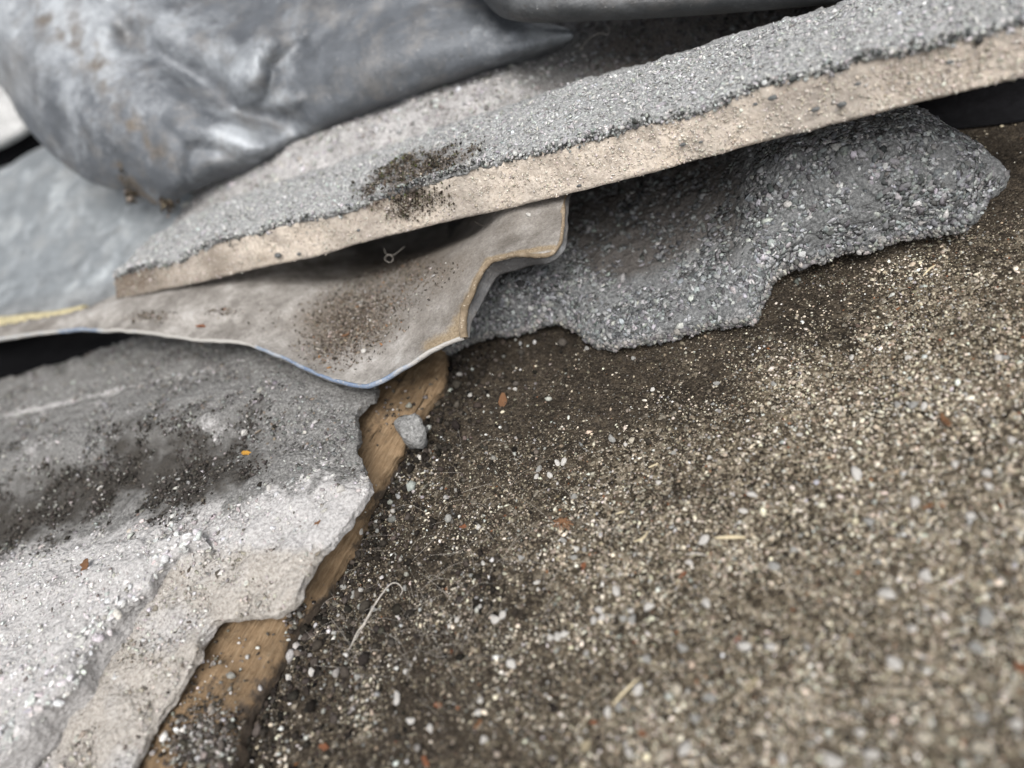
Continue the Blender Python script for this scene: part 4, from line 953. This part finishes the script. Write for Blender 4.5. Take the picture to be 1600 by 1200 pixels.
# dark rolled lead along the top
roll = [(700, -60), (745, -14), (775, 18), (800, 29), (840, 33), (900, 31), (1000, 27), (1100, 21), (1200, 13), (1300, 3), (1400, -14), (1520, -40)]
dp = np.linspace(222, 184, len(roll))
rr = [[(x, y - a, d + b) for (x, y), d in zip(roll, dp)] for a, b in ((14, 16), (0, 6), (-2, 0), (12, -6), (34, -8), (70, -4), (130, 8), (210, 30))]
Gq = loft([rail(r, D) for r in rr], 180, 60)
tq = CAM - Gq; tq /= np.linalg.norm(tq, axis=-1, keepdims=True)
Gq = Gq + tq * (fbm(Gq, .035, 3, 231) * .0025 + fbm(Gq, .01, 3, 232) * .0005)[..., None]
nq = grid_normals(Gq); nq = nq * np.sign((nq * tq)[20:].sum(-1).mean())
Vq, Fq = solid(Gq, Gq - nq * .0022, 2)
single('lead_roll', Vq, Fq, M_LEAD_DARK, 'dark smooth rolled lead edge overlapping the crumpled lead at the top', 'lead flashing', {'grime_shade': np.zeros(len(Vq))})

# pale lead apron at the far left
ap = [
    [(-260, 560, 30), (-100, 528, 28), (0, 503, 27), (130, 478, 26), (260, 452, 25), (420, 410, 24)],
    [(-260, 520, 34), (-100, 478, 32), (0, 450, 31), (130, 425, 30), (260, 400, 29), (420, 362, 28)],
    [(-260, 460, 41), (-100, 415, 39), (0, 385, 38), (130, 360, 37), (260, 340, 36), (420, 305, 34)],
    [(-260, 400, 50), (-100, 350, 48), (0, 318, 47), (130, 290, 46), (260, 270, 44), (420, 240, 42)],
    [(-260, 362, 54), (-100, 305, 53), (0, 270, 52.5), (90, 222, 55), (200, 190, 57), (380, 160, 56)],
    [(-260, 358, 50), (-100, 301, 49), (0, 266, 48.5), (90, 218, 51), (200, 186, 53), (380, 156, 52)],
    [(-260, 356, 40), (-100, 299, 38), (0, 265, 36), (90, 216, 38), (200, 184, 40), (380, 154, 40)],
]
Ga = loft([rail(r) for r in ap], 150, 120)
if grid_normals(Ga)[..., 2].mean() < 0: Ga = Ga[:, ::-1]
Ga = Ga + UP * (fbm(Ga, .06, 3, 241) * .004 + fbm(Ga, .015, 2, 242) * .0007)[..., None]
Va, Fa = solid(Ga, Ga - UP * .0025, 2)
single('lead_apron', Va, Fa, M_LEAD_PALE, 'smooth pale blue-grey lead sheet in the background left of the long tile', 'lead flashing', {'grime_shade': .35 * smooth(440, 500, pix(Va)[:, 1] + .2 * pix(Va)[:, 0])})

# white rendered block behind it
wb = [[(-300, 330, 420), (-120, 270, 410), (0, 232, 400), (70, 190, 392), (140, 140, 388)], [(-300, 312, 415), (-120, 250, 402), (0, 212, 393), (70, 172, 386), (140, 120, 382)],
      [(-300, 240, 420), (-120, 190, 408), (0, 150, 398), (70, 115, 390), (140, 60, 386)], [(-300, 140, 450), (-120, 90, 440), (0, 60, 430), (70, 30, 420), (140, -10, 415)]]
Gwb = loft([rail(r, D) for r in wb], 80, 50); tw = CAM - Gwb; tw /= np.linalg.norm(tw, axis=-1, keepdims=True)
Gwb = Gwb + tw * (fbm(Gwb, .012, 4, 251) * .002)[..., None]
Vwb, Fwb = solid(Gwb, Gwb + np.array([bk * .12])[None] - UP * .01, 4)
single('rendered_block', Vwb, Fwb, M_WHITE, 'white rough rendered block peeping out behind the lead at the left edge', 'block')

fs = [[(x, y - 8, d + 14) for x, y, d in wb[0]], [(x, y + 25, d + 16) for x, y, d in wb[0]], [(x, y + 75, d + 18) for x, y, d in wb[0]], [(x, y + 110, d + 18) for x, y, d in wb[0]]]  # black strip added in the gap to stand for shade
Gfs = loft([rail(r, D) for r in fs], 60, 24); Gfs = Gfs + bk * (fbm(Gfs, .02, 3, 255) * .002)[..., None]
Vfs, Ffs = solid(Gfs, Gfs + bk * .003, 1)
single('gap_shade_strip', Vfs, Ffs, M_BLACK, 'black strip added to stand for shade below the white block at the left edge', 'added strip')

# yellow foam strip
ys = [(-160, 532, 32), (-80, 517, 32), (0, 507, 31.5), (50, 502, 31), (95, 496, 30.5), (124, 489, 30)]
yr = rail(ys)
Gy = loft([yr, yr + bk * .002 + UP * .0012, yr + bk * .004 + UP * .0006, yr + bk * .005 - UP * .002], 80, 14)
if grid_normals(Gy)[..., 2].mean() < 0: Gy = Gy[:, ::-1]
Gy = Gy + UP * (fbm(Gy, .006, 3, 261) * .0005)[..., None]
Vy, Fy = solid(Gy, Gy - UP * .004, 3)
single('foam_strip', Vy, Fy, M_YELLOW, 'thin yellow foam strip beside the far left end of the flashing sheet', 'foam strip')

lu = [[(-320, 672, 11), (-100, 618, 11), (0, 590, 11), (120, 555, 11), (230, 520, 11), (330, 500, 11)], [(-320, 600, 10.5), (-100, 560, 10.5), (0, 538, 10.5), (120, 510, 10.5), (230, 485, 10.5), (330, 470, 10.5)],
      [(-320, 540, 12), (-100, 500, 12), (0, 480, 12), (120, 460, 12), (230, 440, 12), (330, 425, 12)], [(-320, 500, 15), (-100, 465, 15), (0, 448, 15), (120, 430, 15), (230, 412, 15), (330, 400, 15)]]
Glu = loft([rail(r) for r in lu], 100, 40); Glu = Glu + UP * (fbm(Glu, .02, 3, 283) * .001)[..., None]  # flat black sheet added under the flap so the gap reads as shade
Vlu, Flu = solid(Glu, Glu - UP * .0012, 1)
single('gap_shade_sheet', Vlu, Flu, M_BLACK, 'black sheet added to stand for shade under the left end of the flashing sheet', 'added sheet')

# black sheet added behind to block light and darken the space under the tiles
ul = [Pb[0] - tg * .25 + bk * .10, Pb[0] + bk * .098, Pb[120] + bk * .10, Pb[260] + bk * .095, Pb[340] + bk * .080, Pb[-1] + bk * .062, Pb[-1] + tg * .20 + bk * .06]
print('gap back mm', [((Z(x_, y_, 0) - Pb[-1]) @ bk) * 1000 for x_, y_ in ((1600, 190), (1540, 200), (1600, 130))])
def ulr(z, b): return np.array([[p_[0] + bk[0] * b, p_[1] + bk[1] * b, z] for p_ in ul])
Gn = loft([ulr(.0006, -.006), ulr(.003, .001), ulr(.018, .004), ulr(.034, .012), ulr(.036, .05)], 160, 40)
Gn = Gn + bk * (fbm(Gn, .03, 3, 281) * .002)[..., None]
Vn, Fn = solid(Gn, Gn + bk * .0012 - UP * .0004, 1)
single('gap_shade_sheet', Vn, Fn, M_BLACK, 'black sheet added to block light in the gap under the right end of the long tile', 'added sheet')

# ------------------------------------------------------------------ loose pieces, one by one
def chip_mesh(name, seed, mat):
    rg = np.random.default_rng(seed); V, F = ICO1
    V = V * (1 + rg.normal(size=(len(V), 1)) * .07) * np.array([1.25, .85, .55])
    for _ in range(4):                                             # knock flat faces off it
        d = rg.normal(size=3); d /= np.linalg.norm(d); s = V @ d; lim = rg.uniform(.5, .72)
        V = V - np.outer(np.maximum(s - lim * .9, 0), d)
    me = make_mesh(name, V, F, None, False); me.materials.append(mat); return me
CH = [[chip_mesh('stone_chip', 10 * m + s, M_CHIP[m]) for s in range(5)] for m in range(3)]
chips = [(736, 619, 5, 0), (987, 690, 6, 2), (956, 687, 7, 1), (978, 696, 4, 0), (1053, 708, 5, 1), (881, 723, 6, 0), (871, 725, 5, 0), (843, 735, 6, 1), (839, 746, 5, 0), (860, 744, 5, 0), (898, 777, 6, 1),
         (620, 741, 4, 0), (1029, 756, 5, 0), (749, 825, 5, 0), (901, 859, 6, 0), (897, 872, 6, 1), (914, 860, 5, 1), (881, 846, 6, 1), (815, 873, 6, 1), (755, 880, 4, 0), (839, 910, 5, 0), (1100, 845, 8, 0),
         (1078, 879, 6, 0), (1016, 949, 8, 0), (986, 956, 6, 0), (988, 971, 9, 1), (974, 969, 7, 1), (937, 954, 7, 0), (941, 966, 7, 0), (929, 970, 7, 0), (963, 925, 8, 0), (751, 949, 5, 0), (774, 969, 9, 0), (786, 963, 6, 0),
         (860, 996, 7, 0), (872, 995, 7, 0), (882, 992, 6, 0), (800, 1039, 8, 0), (1012, 1031, 9, 1), (915, 1021, 6, 1), (714, 969, 4, 0), (702, 979, 4, 0), (620, 962, 4, 0), (841, 921, 4, 0), (1109, 716, 5, 0),
         (1176, 776, 7, 0), (1161, 799, 6, 0), (1339, 742, 10, 0), (1208, 885, 9, 1), (1103, 943, 8, 0), (1491, 727, 7, 0), (1429, 789, 9, 0), (1358, 817, 10, 1), (1517, 808, 9, 0), (1542, 742, 7, 0), (1446, 900, 12, 0),
         (1388, 929, 12, 0), (1540, 967, 15, 1), (1525, 1012, 11, 1), (1397, 1035, 10, 0), (1427, 636, 9, 1), (1443, 637, 6, 0), (1403, 634, 7, 1), (1163, 1009, 9, 0), (1204, 1012, 8, 0), (1069, 1016, 9, 1), (1262, 1011, 7, 1),
         (1426, 982, 8, 0), (1240, 859, 6, 1), (1544, 763, 8, 0), (998, 1079, 8, 0), (1058, 1079, 9, 2), (1110, 1092, 10, 1), (968, 1107, 9, 1), (950, 1112, 8, 0), (1072, 1173, 12, 0), (985, 1177, 8, 0), (1087, 1124, 9, 1),
         (622, 1088, 7, 0), (622, 1096, 7, 0), (641, 1127, 7, 0), (671, 1138, 6, 0), (750, 1094, 6, 0), (757, 1156, 8, 0), (747, 1113, 5, 0), (635, 1050, 5, 0), (559, 1058, 6, 1), (488, 1050, 7, 0), (452, 1060, 6, 0), (485, 1100, 6, 1),
         (1362, 1180, 11, 0), (1300, 1190, 16, 0), (1346, 1145, 9, 0), (1534, 1124, 13, 1), (1588, 1132, 12, 0), (1297, 1115, 8, 2), (1445, 1155, 12, 2), (1530, 1170, 17, 2), (1224, 1187, 8, 0), (1580, 690, 7, 0), (1560, 560, 8, 0), (1420, 560, 5, 0), (1330, 560, 5, 0),
         (1208, 600, 5, 1), (1120, 600, 5, 1), (1020, 610, 4, 0), (1310, 640, 5, 2), (1250, 680, 5, 0), (806, 610, 4, 0), (917, 545, 4, 1), (990, 560, 5, 1), (1570, 560, 7, 1), (536, 918, 6, 1), (552, 930, 7, 1), (584, 952, 6, 1), (470, 998, 7, 1)]
def place(me, name, px, py, r_px, label, cat, group=None, mat=None, lift=.35, flat=1.0, tilt=.25, on=None, rotz=None):
    p = ground_pt(px, py) if on is None else np.array(on)
    dep = (p - CAM) @ -RW[:, 2]; r = r_px * dep / F_PX
    o = link(name, me, mat, None, label, cat, group); o.location = Vector(p + UP * r * lift)
    o.rotation_euler = (rng.normal() * tilt, rng.normal() * tilt, rng.uniform(0, 6.28) if rotz is None else rotz); o.scale = (r, r, r * flat)
    return o
MARKS = [(655, 672, 'the mortar lump'), (787, 628, 'the ragged brown leaf scrap'), (1476, 660, 'the curled bark flake'), (725, 825, 'the small rust-orange flake'), (912, 885, 'the upright orange flake'), (1066, 899, 'the flat bright orange flake'),
         (508, 1168, 'the bottom-edge orange flake'), (1152, 999, 'the low right orange flake'), (1140, 842, 'the level pale straw'), (1003, 843, 'the hooked straw'), (1175, 1072, 'the pale tan leaf scrap'), (590, 950, 'the twisted root'),
         (881, 820, 'the brown bristle tuft'), (1452, 423, 'the straw below the dark tile'), (405, 1101, 'the round pebble'), (748, 1132, 'the low tan leaf scrap'), (978, 1083, 'the slanted straw'), (1594, 1044, 'the right-edge orange flake'), (1450, 793, 'the dull brown flake')]
KIND = ['white stone chip', 'blue-grey stone chip', 'cream stone chip']
CH_GROUP = ['white stone chips on the ground', 'blue-grey stone chips on the ground', 'cream stone chips on the ground']
SIDE = ['right of', 'above and right of', 'above', 'above and left of', 'left of', 'below and left of', 'below', 'below and right of']
ORD = ['nearest', 'second', 'third', 'fourth', 'fifth', 'sixth', 'seventh', 'eighth', 'ninth', 'tenth']
slots = {}
for k, (px, py, r, m) in enumerate(chips):
    dmin, (mx, my, nm) = min((math.hypot(px - a_[0], py - a_[1]), a_) for a_ in MARKS)
    side = SIDE[int(round(math.atan2(my - py, px - mx) / (math.pi / 4))) % 8]
    slots.setdefault((m, side, nm), []).append((dmin, k))
chip_label = {}
for (m, side, nm), lst in slots.items():
    for o_, (d_, k) in enumerate(sorted(lst)):
        chip_label[k] = ('%s %s %s' % (KIND[m], side, nm)) if len(lst) == 1 else ('%s %s %s, %s to it' % (KIND[m], side, nm, ORD[o_] if o_ == 0 else ORD[o_] + ' nearest'))
for k, (px, py, r, m) in enumerate(chips):
    place(CH[m][int(rng.integers(5))], 'stone_chip', px, py, r, chip_label[k], 'stone chip', CH_GROUP[m])
place(CH[1][0], 'pebble', 405, 1101, 12, 'round pale grey pebble beside the lower end of the wooden strip', 'pebble', lift=.5, flat=1.2)
place(CH[0][2], 'mortar_crumb', 566, 832, 11, 'pale mortar crumb resting against the edge of the wooden strip', 'mortar crumb', lift=.7, flat=1.3)

# the grey mortar lump in the corner of the wood
V = ICO2[0].copy(); V = V * (1 + fbm(V, .9, 3, 271)[:, None] * .5 + fbm(V, .35, 2, 272)[:, None] * .25) * np.array([.95, .8, 1.1])
me = make_mesh('mortar_lump', V, ICO2[1], {'dust': np.zeros(len(V)), 'pale': .12 + .4 * fbm(V, .6, 2, 273)})
lp = ground_pt(655, 690); dep = (lp - CAM) @ -RW[:, 2]; r = 27 * dep / F_PX
lump = link('mortar_lump', make_mesh('mortar_lump', V * r, ICO2[1], {'dust': np.zeros(len(V)), 'pale': .12 + .4 * fbm(V, .6, 2, 273)}), M_LUMP, None, 'rough grey mortar lump wedged beside the top of the wooden strip', 'mortar lump')
lump.location = Vector(lp + UP * r * .9)

# curled flakes and leaf scraps
def flake_mesh(name, seed, mat, curl=.5, asp=.5, rag=.2):
    rg = np.random.default_rng(seed); n, m = 9, 6
    u, v = np.meshgrid(np.linspace(-1, 1, n), np.linspace(-1, 1, m)); wdt = asp * (1 - .75 * np.abs(u) ** 2.2) * (1 + rg.normal(size=n)[None] * rag)
    G = np.stack([u, v * wdt, curl * (v * wdt) ** 2 / max(asp, .1) + .35 * curl * u ** 2 + .08 * np.sin(u * 4 + seed)], -1)
    nn = grid_normals(G); V, F = solid(G, G - nn * .05, 1)
    me = make_mesh(name, V, F, None, True); me.materials.append(mat); return me
flakes = [('leaf_scrap', 787, 628, 15, M_BROWN, .6, .55, 'ragged brown leaf scrap on the dark ground right of the mortar lump', None), ('bark_flake', 1476, 660, 17, M_BROWN, .8, .45, 'curled orange-brown bark flake near the right edge of the ground', None),
          ('orange_flake', 725, 825, 8, M_ORANGE, .3, .5, 'small rust-orange flake on dark soil in the middle of the ground', None), ('orange_flake', 912, 885, 9, M_ORANGE, .3, .5, 'orange flake close below the pair of white chips', None),
          ('orange_flake', 1066, 899, 11, M_ORANGE, .2, .35, 'flat bright orange flake near the straw on the ground', None), ('orange_flake', 508, 1168, 14, M_ORANGE, .3, .45, 'orange flake at the bottom edge right of the wooden strip', None),
          ('orange_flake', 1152, 999, 9, M_ORANGE, .4, .5, 'orange flake beside a white chip low on the right', None), ('brown_flake', 1450, 793, 11, M_BROWN, .4, .45, 'dull brown flake beside a white chip on the right', None),
          ('orange_flake', 1005, 1148, 9, M_ORANGE, .3, .6, 'small orange flake near the bottom centre of the ground', None), ('orange_flake', 665, 1190, 12, M_ORANGE, .3, .5, 'reddish flake cut by the bottom edge of the picture', None),
          ('orange_flake', 1594, 1044, 12, M_ORANGE, .3, .7, 'orange flake cut by the right edge of the picture', None), ('leaf_scrap', 1175, 1072, 20, M_STRAW, .5, .35, 'pale tan leaf scrap low on the right of the ground', None),
          ('brown_flake', 685, 1102, 9, M_ORANGE, .4, .5, 'dark red flake low on the dark soil', None), ('leaf_scrap', 748, 1132, 11, M_BROWN, .4, .4, 'tan leaf scrap among white chips at bottom centre', None), ('leaf_scrap', 917, 1168, 14, M_STRAW, .4, .6, 'cream flake near the bottom edge in the middle', None)]
for k, (nm, px, py, r, mt, cu, asp, lab, g) in enumerate(flakes):
    place(flake_mesh(nm, 300 + k, mt, cu, asp), nm, px, py, r * .82, lab, 'flake' if 'flake' in nm else 'leaf scrap', g, lift=.2, tilt=.2)
def near(G, px, py):
    pp = pix(G); d = np.hypot(pp[..., 0] - px, pp[..., 1] - py); return G.reshape(-1, 3)[np.argmin(d.ravel())]
for k, (nm, G, px, py, r, mt, lab) in enumerate([
        ('amber_flake', Gl, 387, 710, 11, M_AMBER, 'bright amber-yellow flake on the dark part of the left tile'), ('rust_flake', Gl, 497, 821, 8, M_BROWN, 'small rust-brown flake near the jagged edge of the left tile'),
        ('orange_flake', Gm, 313, 511, 8, M_ORANGE, 'tiny orange flake on the flashing sheet above its blue edge'), ('leaf_scrap', Gc, 135, 889, 14, M_BROWN, 'thin brown leaf scrap on the white crust of the left tile'),
        ('rust_flake', Gm, 540, 525, 8, M_BROWN, 'rust-brown flake among the crumbs on the flashing sheet'), ('orange_flake', Gl, 180, 1119, 6, M_ORANGE, 'tiny orange speck below the white crust at bottom left')]):
    place(flake_mesh(nm, 340 + k, mt, .4, .4), nm, px, py, r, lab, 'flake', on=near(G, px, py), lift=.25, tilt=.15)
place(CH[0][1], 'stone_chip', 569, 551, 6, 'single white stone chip on the flashing sheet below the crumbs', 'stone chip', on=near(Gm, 569, 551), lift=.4)
place(CH[0][3], 'stone_chip', 826, 337, 4.5, 'tiny white chip under the long tile beside the sheet corner', 'stone chip', on=near(Gm, 826, 337), lift=.5)
for px, py, r, lab in [(420, 763, 5, 'white stone chip on the pale part of the left tile'), (158, 763, 5, 'white stone chip in the dirt-filled trough of the left tile'), (383, 678, 7, 'pale chip above the amber flake on the left tile'), (533, 765, 9, 'pale grey chip close to the jagged edge of the left tile')]:
    place(CH[0][int(rng.integers(5))], 'stone_chip', px, py, r, lab, 'stone chip', on=near(Gl, px, py), lift=.35)

# straws, root and hairs: each a bent tube with tapering ends
def strand(name, pts, rad, mat, label, cat, fn=None, group=None):
    path = resample([fn(*p) if fn else ground_pt(*p) for p in pts], 36)
    tp = np.sin(np.linspace(.12, np.pi - .12, 36)) ** .4
    V, F = tube(path, rad * tp, 6); base = path[np.argmin(path[:, 2])] - UP * rad
    o = link(name, make_mesh(name, V - base, F), mat, None, label, cat, group); o.location = Vector(base); return o
strand('straw', [(1118, 843, .0004), (1140, 842, .0006), (1166, 841, .0004)], .00042, M_STRAW, 'short pale straw lying level on the right of the ground', 'straw')
strand('straw', [(991, 849, .0004), (1003, 846, .0006), (1010, 840, .0006), (1014, 833, .0004)], .00022, M_STRAW, 'small hooked straw near the middle of the ground', 'straw')
strand('straw', [(1014, 732, .0003), (1029, 725, .0004)], .00022, M_STRAW, 'tiny pale straw right of centre on the ground', 'straw')
strand('straw', [(962, 804, .0003), (976, 800, .0004)], .00018, M_STRAW, 'very short thin straw left of the hooked straw', 'straw')
strand('straw', [(958, 1103, .0004), (975, 1085, .0007), (998, 1062, .0004)], .00030, M_STRAW, 'slanted straw low in the middle between white chips', 'straw')
strand('straw', [(1442, 432, .0005), (1452, 422, .0008), (1462, 415, .0005)], .00028, M_STRAW, 'pale straw on dark ground just below the dark right tile', 'straw')
strand('straw', [(1071, 867, .0004), (1088, 866, .0006), (1105, 869, .0004)], .00018, M_FIBRE, 'thin brownish straw above the flat orange flake', 'straw')
strand('root', [(545, 1018, .0005), (560, 990, .0010), (572, 978, .0014), (590, 955, .0022), (605, 935, .0026), (618, 921, .0028), (627, 918, .0022), (632, 925, .0012), (626, 932, .0006)], .00019, M_FIBRE, 'pale twisted dead root standing on dark soil near the wood', 'root')
strand('root', [(540, 1022, .0004), (553, 1006, .0008), (566, 988, .0012), (585, 962, .0016)], .00011, M_FIBRE, 'thinner rootlet running alongside the pale twisted root', 'root')
t_tuft = thing('bristle_tuft', ground_pt(881, 820), 'small brown tuft of dry bristles in the middle of the ground', 'tuft')
for k in range(7):
    a = k * .9; pts = [ground_pt(881 + 16 * math.cos(a), 822 + 11 * math.sin(a), .0006), ground_pt(881 + 4 * math.cos(a + .5), 820 + 3 * math.sin(a + .5), .0015), ground_pt(881 - 13 * math.cos(a + .2), 820 - 10 * math.sin(a + .2), .0006)]
    V, F = tube(resample(pts, 10), .00012, 5); part('bristle', V, F, M_BROWN, t_tuft)
S = lambda px, py, z: Z(px, py, z)
strand('curled_rootlet', [(600, 388, 33), (603, 396, 32), (612, 400, 31), (614, 407, 30.5), (607, 410, 30), (601, 404, 30), (607, 398, 30.5), (616, 398, 31.5), (624, 392, 32.5), (632, 386, 33)], .00006, M_FIBRE, 'tiny curled rootlet hanging in the dark gap under the long tile', 'rootlet', fn=S)
strand('hair', [(741, 346, 36.6), (748, 350, 36), (760, 355, 35.2)], .00008, M_HAIR, 'short dark hair sticking out below the long tile', 'hair', fn=S)
strand('hair', [(904, 82, 46), (912, 70, 47), (924, 58, 48), (938, 52, 48.5), (950, 54, 48.5), (952, 44, 48.8), (944, 38, 49)], .00010, M_FIBRE, 'long wavy hair above the tile at the top, beside the dark lead', 'hair', fn=S)
